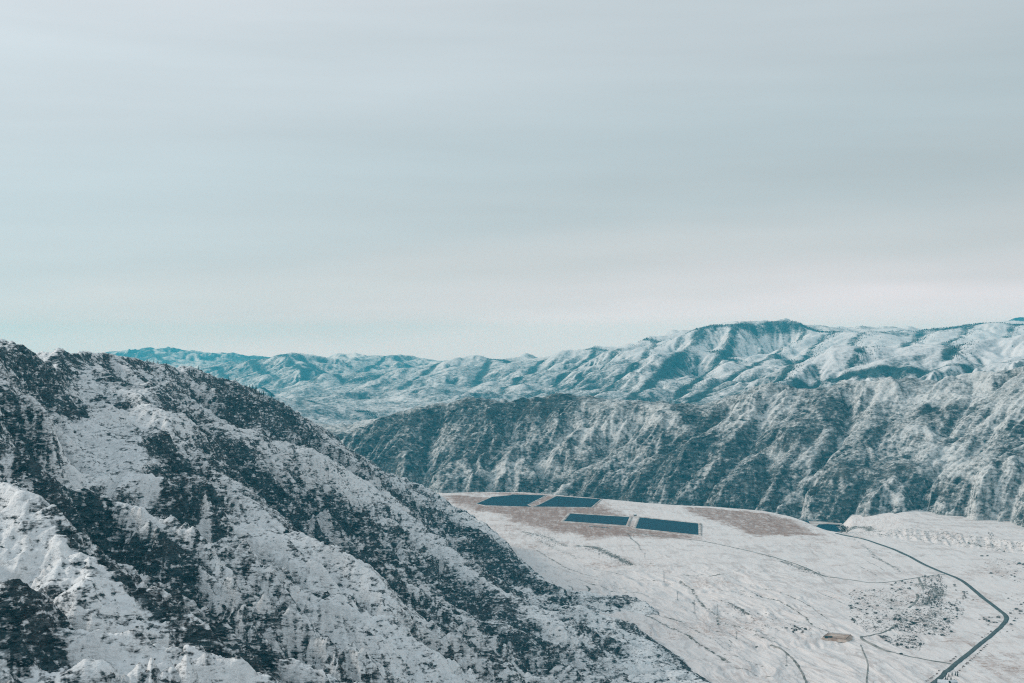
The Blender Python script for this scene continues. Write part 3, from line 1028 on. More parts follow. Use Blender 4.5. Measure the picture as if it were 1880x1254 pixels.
forest = forest_cover(XX, YY)
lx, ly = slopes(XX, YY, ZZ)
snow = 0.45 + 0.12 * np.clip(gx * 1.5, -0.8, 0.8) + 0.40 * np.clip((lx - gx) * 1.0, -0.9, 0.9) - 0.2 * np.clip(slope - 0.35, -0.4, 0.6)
snow += fbm(XX, YY, 700, 4, 0.55, 97) * 0.28 + fbm(XX, YY, 150, 3, 0.55, 98) * 0.14
snow += 0.20 * far_rill(XX, YY)[1]
snow += 0.42 * sstep(ZZ, 180, 400) - 0.65 * forest
snow = np.clip(snow, 0.03, 0.95)
mat_far = rock_snow('snowy_slopes_far', 16.0, (math.radians(10), math.radians(12), 0), 1.6,
                    srgb(28, 54, 58), srgb(70, 88, 90), srgb(70, 74, 70), sharp=0.11, brown_amt=0.2, bstr=0.5, gain=0.34)
far_mountains = setting(grid_mesh('mountain_range', XX, YY, ZZ, mat_far, {'snow': snow}, keep=(ZZ > -165)),
                        'far snowy mountain range fading to blue under the sky')

# ------------------------------------------------------------------ valley floor
EDGE = [G(*p)[:2] for p in [(700, 910), (800, 906), (870, 903), (960, 904), (1050, 911), (1110, 916), (1200, 924), (1300, 931), (1400, 939), (1450, 948), (1480, 958), (1500, 966), (1520, 973), (1540, 977), (1556, 979)]]
TOE = [G(*p)[:2] for p in [(1552, 984), (1600, 987), (1640, 990), (1700, 997), (1760, 1003), (1880, 1015), (2000, 1030), (2300, 1060)]]
TOP = [G(*p, 17)[:2] for p in [(1552, 966), (1600, 967), (1650, 968), (1700, 972), (1760, 977), (1810, 984), (1880, 994), (2000, 1012), (2300, 1045)]]


def GL(pts, z=0.0):
    return [G(px, py, z) for px, py in pts]


POND_OUTLINES = [
    [(875, 925.6), (904, 913), (937, 910), (941, 908.4), (1001.6, 910), (968, 927.3), (976.5, 931.2), (892, 928.8)],
    [(1022, 911.5), (1103, 917), (1085, 932), (978.5, 930.9), (989, 928)],
    [(1047.5, 943.6), (1155.5, 950), (1149, 966), (1035.5, 958)],
    [(1175, 950.6), (1282, 961.8), (1282.5, 983.5), (1167, 971)],
]
PONDS = [[p[:2] for p in GL(o)] for o in POND_OUTLINES]
POND_ALL = [p[:2] for p in GL([(850, 935), (930, 903), (1120, 912), (1300, 952), (1310, 995), (1150, 985), (1010, 965)])]
ROADS = {
    'road': (6.4, [(1535, 979), (1552, 983), (1580, 990), (1610, 999), (1640, 1010), (1670, 1023), (1700, 1039), (1725, 1050), (1745, 1059), (1765, 1068), (1780, 1078), (1800, 1094), (1823, 1111), (1838, 1121), (1846, 1127), (1849, 1132), (1846, 1139), (1838, 1148), (1815, 1169), (1790, 1191), (1755, 1219), (1735, 1235), (1710, 1256), (1680, 1282), (1640, 1320), (1600, 1365)]),
    'track_ponds': (3.2, [(1738, 1056), (1720, 1058), (1680, 1063), (1640, 1070), (1600, 1073), (1582, 1071), (1566, 1066), (1540, 1065), (1515, 1061), (1490, 1051), (1460, 1036), (1420, 1023), (1370, 1012), (1330, 1003), (1290, 994), (1240, 988), (1200, 984), (1160, 977), (1150, 974)]),
    'track_pen': (3.6, [(1746, 1220), (1715, 1215), (1690, 1212), (1660, 1206), (1640, 1202), (1622, 1196), (1606, 1188), (1590, 1182), (1579, 1179), (1576, 1176), (1580, 1173), (1600, 1171), (1618, 1166), (1635, 1158), (1641, 1152), (1643, 1146)]),
    'track_grove': (3.4, [(1668, 1116), (1677, 1109), (1684, 1101), (1685, 1094), (1683, 1090)]),
    'track_grove_up': (3.6, [(1696, 1083), (1692, 1076), (1688, 1067), (1686, 1062)]),
    'footpath': (1.4, [(1580, 1188), (1584, 1199), (1590, 1213), (1594, 1224), (1593, 1236), (1591, 1248), (1591, 1275)]),
    'track_hill': (2.4, [(1415, 1190), (1430, 1196), (1441, 1201), (1449, 1208), (1454, 1215), (1464, 1225), (1472, 1235), (1478, 1246), (1484, 1260), (1488, 1280)]),
}
ROAD_W = {k: (w, GL(p)) for k, (w, p) in ROADS.items()}


def terr_s(x, y):
    """metres to the right of the left end of the river terrace"""
    return x - (686 + 0.25 * (y - 2960))


def valley_h(x, y):
    x = np.asarray(x, np.float32)
    y = np.asarray(y, np.float32)
    flat = poly_mask(x, y, POND_ALL, 80)
    n = fbm(x, y, 330, 3, 0.5, 201) * 4.5
    sx_ = x * 0.97 + y * 0.20
    wx = sx_ + fbm(x, y, 160, 3, 0.5, 203) * 26
    ribs = fbm(wx / 13.0 * 10, (y - 0.2 * x) / 16.0, 10, 3, 0.5, 205, True)
    hillside = sstep(y, 2750, 2200) * sstep(x, 620, 330)
    n = n + ribs * (0.25 + 1.3 * hillside) + fbm(wx * 1.4, (y - 0.3 * x) * 0.35, 60, 3, 0.5, 215, True) * (0.8 + 5.0 * hillside)
    z = n * (1 - np.clip(flat, 0, 1))
    ye = np.interp(x, [p[0] for p in EDGE], [p[1] for p in EDGE])
    drop = sstep(y - ye, -4, 45) * sstep(terr_s(x, y), 22, -12)
    z = z * (1 - drop) - 22 * drop
    yt = np.interp(x, [p[0] for p in TOE], [p[1] for p in TOE])
    yq = np.interp(x, [p[0] for p in TOP], [p[1] for p in TOP])
    t = (y - yt) / np.maximum(yq - yt, 20) + fbm(x * 3.0, y * 0.8, 60, 3, 0.6, 207, True) * 0.28
    ter = sstep(t, 0.0, 1.0) * sstep(terr_s(x, y), 2, 150)
    z = z + (17 + 2 * fbm(x, y, 120, 3, 0.5, 209)) * ter - 2.5 * np.exp(-((y - yt + 6) / 10.0) ** 2) * sstep(x, 760, 950)
    z = z - 150 * sstep(y, 4700, 5400) - 3.0 * sstep(y, 1500, 900)
    return z


u = np.concatenate([[-9, -5, -3, -2, -1.3, -0.9, -0.65], np.linspace(-0.5, -0.16, 60), np.linspace(-0.155, 0.46, 900), np.linspace(0.465, 0.56, 20), [0.65, 0.9, 1.3, 2, 3, 5, 9]])
Yr = np.concatenate([np.linspace(-3000, 1100, 20), np.linspace(1150, 1450, 40), np.linspace(1453, 2500, 460), np.linspace(2503, 3450, 270), np.linspace(3455, 4000, 70), np.linspace(4050, 6000, 40), np.linspace(6500, 23000, 20)])
UU, YY = np.meshgrid(u, Yr)
XX = np.clip(UU * np.maximum(YY, 600), -23000, 23000)
ZZ = valley_h(XX, YY)
BROWN = [
    (1.05, 45, [(790, 912), (860, 904), (960, 904), (1060, 912), (1100, 916), (1120, 930), (1165, 945), (1172, 960), (1290, 985), (1300, 991), (1200, 990), (1150, 985), (1075, 992), (1040, 985), (980, 972), (920, 955), (880, 945)]),
    (1.0, 16, [(1250, 931), (1330, 936), (1420, 945), (1450, 952), (1478, 964), (1513, 984), (1470, 985), (1385, 985), (1350, 972), (1320, 960), (1270, 944)]),
    (0.55, 70, [(1110, 922), (1160, 925), (1250, 935), (1320, 958), (1380, 975), (1330, 965), (1240, 945), (1150, 934)]),
    (0.40, 50, [(1380, 992), (1480, 993), (1550, 990), (1548, 1012), (1520, 1030), (1440, 1015)]),
    (0.30, 60, [(1780, 1020), (1900, 1030), (1900, 1090), (1830, 1070), (1780, 1045)]),
    (0.22, 60, [(1200, 1030), (1320, 1020), (1400, 1035), (1300, 1050)]),
    (0.35, 40, [(960, 985), (1060, 998), (1000, 1020)]),
]
jx = fbm(XX, YY, 60, 3, 0.6, 211) * 22
jy = fbm(XX, YY, 60, 3, 0.6, 212) * 40
brown = np.zeros(XX.shape, np.float32)
rows = (YY[:, 0] > 1400) & (YY[:, 0] < 4100)
rs = slice(np.nonzero(rows)[0][0], np.nonzero(rows)[0][-1] + 1)
for a, soft, pl in BROWN:
    k = a * poly_mask((XX + jx)[rs], (YY + jy)[rs], [p[:2] for p in GL(pl)], soft)
    brown[rs] = np.maximum(brown[rs], k)
for a, soft, pl in [(0.9, 12, [(1170, 935), (1250, 940), (1300, 955), (1370, 984), (1300, 986), (1290, 962), (1180, 948)]), (0.5, 15, [(880, 940), (935, 944), (930, 954), (860, 948)]), (0.8, 15, [(1020, 985), (1050, 978), (1070, 985), (1040, 992)]),
                    (0.5, 10, [(800, 908), (880, 906), (935, 909), (900, 913)])]:
    brown[rs] *= 1 - a * poly_mask((XX + jx * 0.6)[rs], (YY + jy * 0.6)[rs], [p[:2] for p in GL(pl)], soft)
brown = np.maximum(brown, 0.55 * sstep(fbm(XX, YY, 210, 4, 0.55, 218), -0.08, 0.38) * (YY > 1300) * (YY < 3400))
dark = np.zeros(XX.shape, np.float32)
DARK = [
    (0.75, 10, [(1060, 1003), (1090, 1005), (1120, 1018), (1160, 1038)]), (0.6, 9, [(962, 977), (1000, 985), (1040, 1003)]), (0.5, 8, [(985, 990), (1015, 1005), (1060, 1025)]),
    (0.7, 3.0, [(1249, 1069), (1263, 1080), (1278, 1099), (1291, 1118), (1316, 1138), (1319, 1154)]), (0.6, 2.5, [(1272, 1087), (1278, 1098)]),
    (0.7, 6, [(1258, 1061), (1290, 1061), (1320, 1060)]), (0.45, 5, [(1320, 1060), (1358, 1053)]),
    (0.65, 7, [(1435, 1030), (1476, 1048), (1517, 1061)]), (0.5, 4, [(1400, 1019), (1435, 1030)]),
    (0.7, 4, [(1331, 1111), (1350, 1120), (1375, 1136)]), (0.5, 2.5, [(1300, 1107), (1331, 1108), (1360, 1125), (1390, 1150)]),
    (0.6, 4, [(1583, 1001), (1614, 1026), (1655, 1052)]), (0.5, 3, [(1565, 990), (1600, 1010), (1640, 1016)]),
    (0.75, 2.2, [(1152, 979), (1160, 991), (1172, 1000), (1176, 1010)]), (0.5, 2.0, [(1190, 1034), (1207, 1042), (1212, 1048)]),
    (0.55, 4, [(1330, 1150), (1370, 1160), (1420, 1178)]), (0.6, 6, [(1640, 1150), (1665, 1145), (1680, 1142)]),
    (0.7, 14, [(1690, 1075), (1715, 1080), (1725, 1090), (1705, 1105), (1690, 1110)]), (0.5, 14, [(1600, 1095), (1630, 1100), (1650, 1120), (1660, 1145)]),
    (0.55, 12, [(1720, 1120), (1700, 1140), (1715, 1155)]), (0.5, 12, [(1650, 1185), (1665, 1180)]), (0.4, 10, [(1560, 1130), (1600, 1140)]), (0.5, 8, [(1835, 1138), (1815, 1142)]),
    (0.75, 14, [(1557, 973), (1570, 968), (1590, 972), (1600, 980)]), (0.5, 10, [(1570, 980), (1620, 985)]),
    (0.6, 6, [(1780, 1003), (1820, 1008), (1880, 1017), (1960, 1030)]), (0.4, 5, [(1640, 992), (1720, 999), (1780, 1005)]),
]
for pl in [[(1500, 1090), (1530, 1100), (1550, 1112)], [(1400, 1085), (1450, 1100), (1490, 1120), (1520, 1140)], [(1360, 1090), (1420, 1105), (1470, 1130), (1490, 1150)], [(1320, 1090), (1350, 1092), (1400, 1110)],
           [(1300, 1165), (1345, 1172), (1375, 1185)], [(1310, 1178), (1350, 1195)], [(1385, 1172), (1450, 1198)], [(1230, 1140), (1290, 1170), (1340, 1200)], [(1180, 1130), (1240, 1160), (1300, 1195), (1340, 1220)],
           [(1120, 1110), (1180, 1125), (1250, 1150)], [(1060, 1090), (1130, 1112), (1200, 1130)], [(1040, 1060), (1120, 1085), (1190, 1100)], [(1010, 1040), (1080, 1065), (1160, 1085)], [(985, 1010), (1040, 1045), (1100, 1065)],
           [(1330, 1205), (1400, 1225)], [(1340, 1225), (1420, 1250)], [(1575, 1040), (1610, 1058)], [(1590, 1030), (1625, 1050)], [(1600, 1022), (1650, 1045)], [(1090, 1045), (1150, 1062), (1230, 1075)], [(1440, 1140), (1490, 1152), (1530, 1168)]]:
    DARK.append((random.uniform(0.60, 0.85), random.uniform(1.4, 2.6), pl))
jx2 = fbm(XX, YY, 25, 3, 0.6, 221) * 7
jy2 = fbm(XX, YY, 25, 3, 0.6, 222) * 7
for a, w, pl in DARK:
    wp = GL(pl)
    r_ = np.nonzero((YY[:, 0] > min(p[1] for p in wp) - 5 * w - 20) & (YY[:, 0] < max(p[1] for p in wp) + 5 * w + 20))[0]
    sl = slice(r_[0], r_[-1] + 1)
    k = min(1.0, w / 6)
    d, _ = seg_dist((XX + jx2 * k)[sl], (YY + jy2 * k)[sl], wp)
    dark[sl] = np.maximum(dark[sl], a * np.exp(-(d / (w * 1.3)) ** 2))
# eroded lines left by wind and water, running with the slope
sx_ = XX * 0.97 + YY * 0.20
wx = sx_ + fbm(XX, YY, 160, 3, 0.5, 203) * 26
ribs = fbm(wx / 13.0 * 10, (YY - 0.2 * XX) / 16.0, 10, 3, 0.5, 205, True)
hillside = sstep(YY, 2750, 2200) * sstep(XX, 640, 330)
zone = sstep(fbm(XX, YY, 240, 3, 0.5, 231), -0.25, 0.15)
dark = np.maximum(dark, 0.9 * sstep(-ribs, -0.05, 0.25) * np.maximum(hillside, 0.45 * sstep(YY, 2900, 2500) * sstep(XX, 800, 600)) * zone)
yt = np.interp(XX, [p[0] for p in TOE], [p[1] for p in TOE])
yq = np.interp(XX, [p[0] for p in TOP], [p[1] for p in TOP])
tt = (YY - yt) / np.maximum(yq - yt, 20)
face = sstep(tt, -0.05, 0.2) * sstep(tt, 1.05, 0.8) * (terr_s(XX, YY) > 4)
dark = np.maximum(dark, face * (0.42 + 0.5 * sstep(fbm(XX * 3.0, YY * 0.8, 60, 3, 0.6, 207, True), 0.1, -0.4)))
brown = np.maximum(brown, 0.35 * sstep(tt, 1.0, 1.15) * sstep(tt, 2.2, 1.4) * (terr_s(XX, YY) > 4))

m_val, N = new_mat('snowy_valley_floor')
co = N.n('ShaderNodeTexCoord').outputs['Object']
a1 = N.noise(N.mapping(co, rot=(0, 0, math.radians(12)), scale=(1 / 11, 1 / 80, 1)), 1.0, 5.0, 0.66, 0.9)
a2 = N.noise(N.mapping(co, scale=(1 / 7, 1 / 7, 1 / 7)), 1.0, 4.0, 0.65)
a3 = N.noise(N.mapping(co, rot=(0, 0, math.radians(-8)), scale=(1 / 160, 1 / 60, 1)), 1.0, 4.0, 0.6, 0.5)
a4 = N.noise(N.mapping(co, scale=(1 / 2.6,) * 3), 1.0, 2.0, 0.6)
br, dk = attr(N, 'brown'), attr(N, 'dark')
snowc = N.mix(N.smooth(a3, 0.3, 0.7), srgb(233, 224, 219), srgb(241, 237, 234))
bare = N.mix(N.smooth(a2, 0.35, 0.65), srgb(130, 98, 86), srgb(172, 142, 126))
pb = N.math('ADD', N.math('MULTIPLY', a1, 0.55), N.math('MULTIPLY', a2, 0.25))
pb = N.math('ADD', pb, N.math('MULTIPLY', a4, 0.20))
a5 = N.noise(N.mapping(co, rot=(0, 0, math.radians(15)), scale=(1 / 40, 1 / 12, 1)), 1.0, 4.0, 0.7, 2.2)
pb = N.math('ADD', N.math('MULTIPLY', pb, 0.55), N.math('MULTIPLY', a5, 0.45))
fb = N.math('MULTIPLY', N.smooth(N.math('ADD', pb, N.math('MULTIPLY', br, 0.20)), 0.55, 0.74), 0.95)
# thin snow everywhere lets a little earth through
fb = N.math('MAXIMUM', fb, N.math('MULTIPLY', N.smooth(N.math('ADD', N.math('MULTIPLY', a3, 0.6), N.math('MULTIPLY', a1, 0.4)), 0.46, 0.64), 0.44))
colr = N.mix(fb, snowc, bare)
scrub = N.mix(N.smooth(a2, 0.4, 0.6), srgb(58, 72, 72), srgb(92, 92, 84))
fd = N.smooth(N.math('ADD', N.math('ADD', N.math('MULTIPLY', a2, 0.7), N.math('MULTIPLY', a4, 0.5)), N.math('MULTIPLY', dk, 0.45)), 0.78, 0.98)
colr = N.mix(fd, colr, scrub)
finish(N, colr, 0.9, bump(N, N.math('ADD', a2, a1), 0.35, 2.0))
valley = setting(grid_mesh('ground', XX, YY, ZZ, m_val, {'brown': brown, 'dark': dark}), 'snow covered valley floor with brown bare patches')


def ground_z(x, y):
    return float(valley_h(np.array([x]), np.array([y]))[0])


def flat_mat(name, c1, c2, scale, rough=0.85, bstr=0.2):
    m, N = new_mat(name)
    co = N.n('ShaderNodeTexCoord').outputs['Object']
    a = N.noise(co, scale, 4.0, 0.6)
    finish(N, N.mix(N.smooth(a, 0.35, 0.65), c1, c2), rough, bump(N, a, bstr, 0.3))
    return m


m_asph = flat_mat('asphalt', srgb(74, 85, 86), srgb(92, 102, 101), 0.12)
m_track = flat_mat('dirt_track', srgb(108, 110, 106), srgb(168, 164, 158), 0.06)
m_berm = flat_mat('snowy_embankment', srgb(164, 148, 138), srgb(216, 211, 206), 0.045)


def resample(pts, step):
    out = [np.array(pts[0][:2], float)]
    for a, b in zip(pts[:-1], pts[1:]):
        a, b = np.array(a[:2], float), np.array(b[:2], float)
        n = max(1, int(np.linalg.norm(b - a) / step))
        out += [a + (b - a) * t for t in np.linspace(0, 1, n + 1)[1:]]
    return np.array(out)


def smooth_line(pts, step):
    q = resample(pts, step)
    for _ in range(int(40 / step) + 2):
        q[1:-1] = 0.25 * q[:-2] + 0.5 * q[1:-1] + 0.25 * q[2:]
    return q


def ribbon(name, pts, width, mat, lift, step=5.0, thick=0.5):
    q = smooth_line(pts, step)
    t = np.gradient(q, axis=0)
    t /= np.linalg.norm(t, axis=1)[:, None] + 1e-9
    nrm = np.stack([-t[:, 1], t[:, 0]], 1)
    offs = [-0.5 - 0.6 / width, -0.5, -0.17, 0.17, 0.5, 0.5 + 0.6 / width]
    P_ = np.stack([q + nrm * o * width for o in offs], 1)
    zz = valley_h(P_[..., 0], P_[..., 1])
    zz = np.maximum(zz, zz.mean(1, keepdims=True)) + lift
    zz[:, 0] -= thick + lift
    zz[:, -1] -= thick + lift
    return grid_mesh(name, P_[..., 0], P_[..., 1], zz, mat, {})


PATH_LABELS = {'road': ('road', 'dark asphalt road bending sharply beside the scrub'), 'track_ponds': ('path', 'thin grey track leading to the ponds'), 'track_pen': ('path', 'curving grey track beside the brown pen'),
               'track_grove': ('path', 'short curved track in the scrub'), 'track_grove_up': ('path', 'narrow track below the dark grove'), 'footpath': ('path', 'pale thin footpath below the pen'), 'track_hill': ('path', 'dark thin track at the bottom of the valley')}
for k, (w, pts) in ROAD_W.items():
    setting(ribbon(PATH_LABELS[k][0], pts, w, m_asph if k == 'road' else m_track, 0.35 if k == 'road' else 0.28), PATH_LABELS[k][1])

# ---- water
m_water, N = new_mat('pond_water')
co = N.n('ShaderNodeTexCoord').outputs['Object']
wv = N.noise(N.mapping(co, scale=(1 / 60, 1 / 14, 1)), 1.0, 4.0, 0.6)
b = finish(N, N.mix(N.smooth(wv, 0.35, 0.7), srgb(0, 48, 66), srgb(3, 62, 78)), 0.5, bump(N, N.noise(co, 0.25, 3.0), 0.15, 0.4), 0.03)


def centroid(pl):
    return np.mean(np.array(pl), axis=0)


def offset_poly(pl, d):
    """outline pushed outwards by d metres (corner mitres)"""
    p = np.array(pl, float)
    area = 0.5 * np.sum(p[:, 0] * np.roll(p[:, 1], -1) - np.roll(p[:, 0], -1) * p[:, 1])
    sg = 1 if area > 0 else -1
    out = []
    for i in range(len(p)):
        a, b_, c = p[i - 1], p[i], p[(i + 1) % len(p)]
        e1 = (b_ - a) / np.linalg.norm(b_ - a)
        e2 = (c - b_) / np.linalg.norm(c - b_)
        n1, n2 = sg * np.array([e1[1], -e1[0]]), sg * np.array([e2[1], -e2[0]])
        k = n1 + n2
        L = max(np.dot(k, n1), 0.35)
        out.append(b_ + k * d / L)
    return out


def mesh_obj(name, verts, faces, mat, parent=None, smooth=False):
    me = bpy.data.meshes.new(name)
    me.from_pydata([tuple(v) for v in verts], [], faces)
    me.update()
    if smooth:
        me.polygons.foreach_set('use_smooth', np.ones(len(me.polygons), bool))
    for m in (mat if isinstance(mat, list) else [mat]):
        me.materials.append(m)
    o = bpy.data.objects.new(name, me)
    COL.objects.link(o)
    if parent is not None:
        o.parent = parent
    return o


POND_LABELS = ['far left teal pond with a stepped shore', 'far right teal pond behind the tan dike', 'near left long teal pond with pale banks', 'near right teal pond beside the pump hut']
for i, pl in enumerate(PONDS):
    wz = 1.0
    o = setting(mesh_obj('water', [(x, y, wz) for x, y in pl], [list(range(len(pl)))], m_water), POND_LABELS[i])
    prof = [(-0.5, 0.6), (1.8, 1.9), (4.5, 2.0), (9.0, -0.8)] if i > 1 else [(-0.5, 0.6), (1.2, 1.4), (2.8, 1.5), (6.0, -0.8)]
    rings = [[(x, y, z) for x, y in offset_poly(pl, d)] for d, z in prof]
    n = len(pl)
    v = [q for r in rings for q in r]
    f = [[k * n + j, k * n + (j + 1) % n, (k + 1) * n + (j + 1) % n, (k + 1) * n + j] for k in range(len(prof) - 1) for j in range(n)]
    setting(mesh_obj('embankment', v, f, m_berm), 'pale bank around the ' + POND_LABELS[i])
RIV = [G(px, py, -13)[:2] for px, py in [(1485, 957), (1500, 960), (1543, 965), (1543, 973), (1530, 974), (1495, 966)]]
RIVER = [(-150, 3880), (100, 3830), (330, 3640), (560, 3380), (650, 3300), (715, 3285), (728, 3200), (720, 3110), (695, 3080), (640, 3180), (540, 3270), (310, 3500), (80, 3700), (-150, 3770)]
ICE = [G(px, py, -13.9)[:2] for px, py in [(1484, 956.5), (1503, 957), (1546, 961), (1546, 963.2), (1520, 962), (1503, 962.5), (1498, 967), (1490, 965)]]
setting(mesh_obj('ice', [(x, y, -13.9) for x, y in ICE], [list(range(len(ICE)))], m_berm), 'white ice along the river bank')
setting(mesh_obj('water', [(x, y, -14.0) for x, y in RIVER], [list(range(len(RIVER)))], m_water), 'teal river bend below the crags')


# ------------------------------------------------------------------ things
m_bark = flat_mat('bark', srgb(48, 46, 44), srgb(70, 64, 60), 0.8)
m_conif = flat_mat('conifer_needles', srgb(18, 42, 44), srgb(34, 60, 58), 0.35)
m_shrub = flat_mat('dark_shrub', srgb(30, 46, 48), srgb(60, 70, 68), 0.3)
m_rust = flat_mat('reddish_shrub', srgb(84, 58, 52), srgb(116, 84, 74), 0.3)
m_steel = flat_mat('grey_steel', srgb(150, 155, 156), srgb(168, 171, 171), 0.5, 0.6)
m_conc = flat_mat('concrete', srgb(96, 96, 92), srgb(120, 118, 112), 0.5)
m_wood = flat_mat('weathered_wood', srgb(92, 70, 58), srgb(126, 100, 84), 0.6)
m_darkw = flat_mat('dark_wall', srgb(40, 62, 66), srgb(58, 78, 80), 0.6)
m_snow = flat_mat('roof_snow', srgb(218, 222, 224), srgb(232, 233, 234), 0.4)
m_dirt = flat_mat('bare_earth', srgb(164, 138, 122), srgb(206, 188, 174), 0.10)
m_car = flat_mat('dark_car_paint', srgb(28, 34, 38), srgb(34, 40, 44), 0.5, 0.35)
m_glass = flat_mat('dark_glass', srgb(20, 30, 36), srgb(28, 40, 46), 0.5, 0.12)
m_tyre = flat_mat('rubber', srgb(18, 18, 18), srgb(28, 28, 28), 2.0)
m_stone = flat_mat('grey_stone', srgb(84, 92, 92), srgb(128, 132, 130), 0.5)


def thing(name, label, cat, loc, rz=0.0, group=None):
    o = bpy.data.objects.new(name, None)
    COL.objects.link(o)
    o.location = loc
    o.rotation_euler = (0, 0, rz)
    o['label'], o['category'] = label, cat
    if group:
        o['group'] = group
    return o


def copy_thing(src, loc, rz, sc, label, group):
    r = src.copy()
    COL.objects.link(r)
    r.location = loc
    r.rotation_euler = (0, 0, rz)
    r.scale = (sc[0], sc[1], sc[2]) if isinstance(sc, (tuple, list)) else (sc, sc, sc)
    r['label'] = label
    r['group'] = group
    for ch in list(src.children):
        c = ch.copy()
        COL.objects.link(c)
        c.parent = r
        for g in list(ch.children):
            d = g.copy()
            COL.objects.link(d)
            d.parent = c
    return r


class MB:
    """collects simple shapes into one mesh"""
    def __init__(self):
        self.v, self.f = [], []

    def add(self, v, f):
        k = len(self.v)
        self.v += [tuple(p) for p in v]
        self.f += [[i + k for i in q] for q in f]

    def box(self, x0, x1, y0, y1, z0, z1):
        v = [(x, y, z) for x in (x0, x1) for y in (y0, y1) for z in (z0, z1)]
        self.add(v, [[0, 1, 3, 2], [4, 6, 7, 5], [0, 4, 5, 1], [2, 3, 7, 6], [0, 2, 6, 4], [1, 5, 7, 3]])

    def bar(self, a, b, r0, r1=None, n=5):
        r1 = r0 if r1 is None else r1
        a, b = Vector(a), Vector(b)
        d = (b - a).normalized()
        u_ = d.orthogonal().normalized()
        w = d.cross(u_)
        v = []
        for p, r in ((a, r0), (b, r1)):
            for k in range(n):
                t = 2 * math.pi * k / n
                v.append(p + u_ * (math.cos(t) * r) + w * (math.sin(t) * r))
        self.add(v, [[k, (k + 1) % n, n + (k + 1) % n, n + k] for k in range(n)] + [list(range(n))[::-1], list(range(n, 2 * n))])

    def build(self, name, mat, parent=None, smooth=False):
        return mesh_obj(name, self.v, self.f, mat, parent, smooth)


def conifer_parts(parent, seed, h=1.0):
    r = random.Random(seed)
    t = MB()
    t.bar((0, 0, -0.06 * h), (0, 0, 0.9 * h), 0.028 * h, 0.006 * h, 5)
    t.build('trunk', m_bark, parent)
    c = MB()
    lv = 9
    for k in range(lv):
        z = h * (0.10 + 0.86 * k / lv)
        rad = h * 0.25 * (1 - k / lv) ** 0.85 + 0.02 * h
        n = 9 if k < 5 else 7
        a0 = r.random() * 6
        for j in range(n):
            if r.random() < 0.12:
                continue
            a = a0 + 2 * math.pi * j / n + r.uniform(-0.2, 0.2)
            rr = rad * r.uniform(0.65, 1.15)
            dr = rr * r.uniform(0.25, 0.5)
            w = 0.55 * 2 * math.pi / n
            v = [(0, 0, z + 0.10 * h), (math.cos(a - w) * rr * 0.62, math.sin(a - w) * rr * 0.62, z - dr * 0.3), (math.cos(a) * rr, math.sin(a) * rr, z - dr), (math.cos(a + w) * rr * 0.62, math.sin(a + w) * rr * 0.62, z - dr * 0.3)]
            c.add(v, [[0, 1, 2], [0, 2, 3]])
    c.add([(0.02 * h, 0, 0.9 * h), (-0.01 * h, 0.017 * h, 0.9 * h), (-0.01 * h, -0.017 * h, 0.9 * h), (0, 0, h)], [[0, 1, 3], [1, 2, 3], [2, 0, 3]])
    c.build('crown', m_conif, parent)


def shrub_mesh(name, mat, seed, n=70):
    """unit bush, about 1 m across and 0.6 m high: twigs and many small leaf clumps"""
    r = random.Random(seed)
    b = MB()
    for k in range(7):
        a = r.random() * 6.28
        q = r.uniform(0.15, 0.42)
        b.bar((0.05 * math.cos(a), 0.05 * math.sin(a), -0.08), (q * math.cos(a), q * math.sin(a), r.uniform(0.3, 0.55)), 0.016, 0.006, 4)
    for k in range(n):
        a, q, z = r.random() * 6.28, 0.48 * math.sqrt(r.random()), r.random()
        q *= math.sqrt(max(0.05, 1 - (z - 0.35) ** 2 * 1.6)) * (1 + 0.22 * math.sin(3 * a + seed))
        p = Vector((q * math.cos(a), q * math.sin(a), 0.04 + 0.56 * z * (1 - 0.5 * q)))
        s_ = r.uniform(0.06, 0.13)
        d1 = Vector((r.uniform(-1, 1), r.uniform(-1, 1), r.uniform(-0.6, 0.6))).normalized() * s_
        d2 = d1.orthogonal().normalized() * s_ * 0.8
        b.add([p - d1, p - d2, p + d1, p + d2], [[0, 1, 2, 3]])
    me = bpy.data.meshes.new(name)
    me.from_pydata(b.v, [], b.f)
    me.materials.append(mat)
    return me


SHRUBS = [shrub_mesh('shrub', m_shrub, k) for k in range(5)]
RUSTY = [shrub_mesh('shrub', m_rust, 20 + k) for k in range(3)]


def put_shrub(me, x, y, z, w, hz, label, group, cat='shrub', name='shrub'):
    o = bpy.data.objects.new(name, me)
    COL.objects.link(o)
    o.location = (x, y, z)
    o.rotation_euler = (0, 0, random.random() * 6.28)
    o.scale = (w, w * random.uniform(0.75, 1.1), hz / 0.6)
    o['label'], o['category'], o['group'] = label, cat, group
    return o


# ---- scrub on the valley floor
def scatter_px(poly, n, gap=0.0):
    xs, ys = [p[0] for p in poly], [p[1] for p in poly]
    out = []
    while len(out) < n:
        px, py = random.uniform(min(xs), max(xs)), random.uniform(min(ys), max(ys))
        if in_poly(np.array([px]), np.array([py]), poly)[0]:
            out.append((px, py))
    return out


ROAD_CLEAR = [(w, np.array(smooth_line(p, 8.0))) for w, p in ROAD_W.values()]


def near_road(x, y, m=2.5):
    return any(np.min(np.hypot(q[:, 0] - x, q[:, 1] - y)) < w / 2 + m for w, q in ROAD_CLEAR)


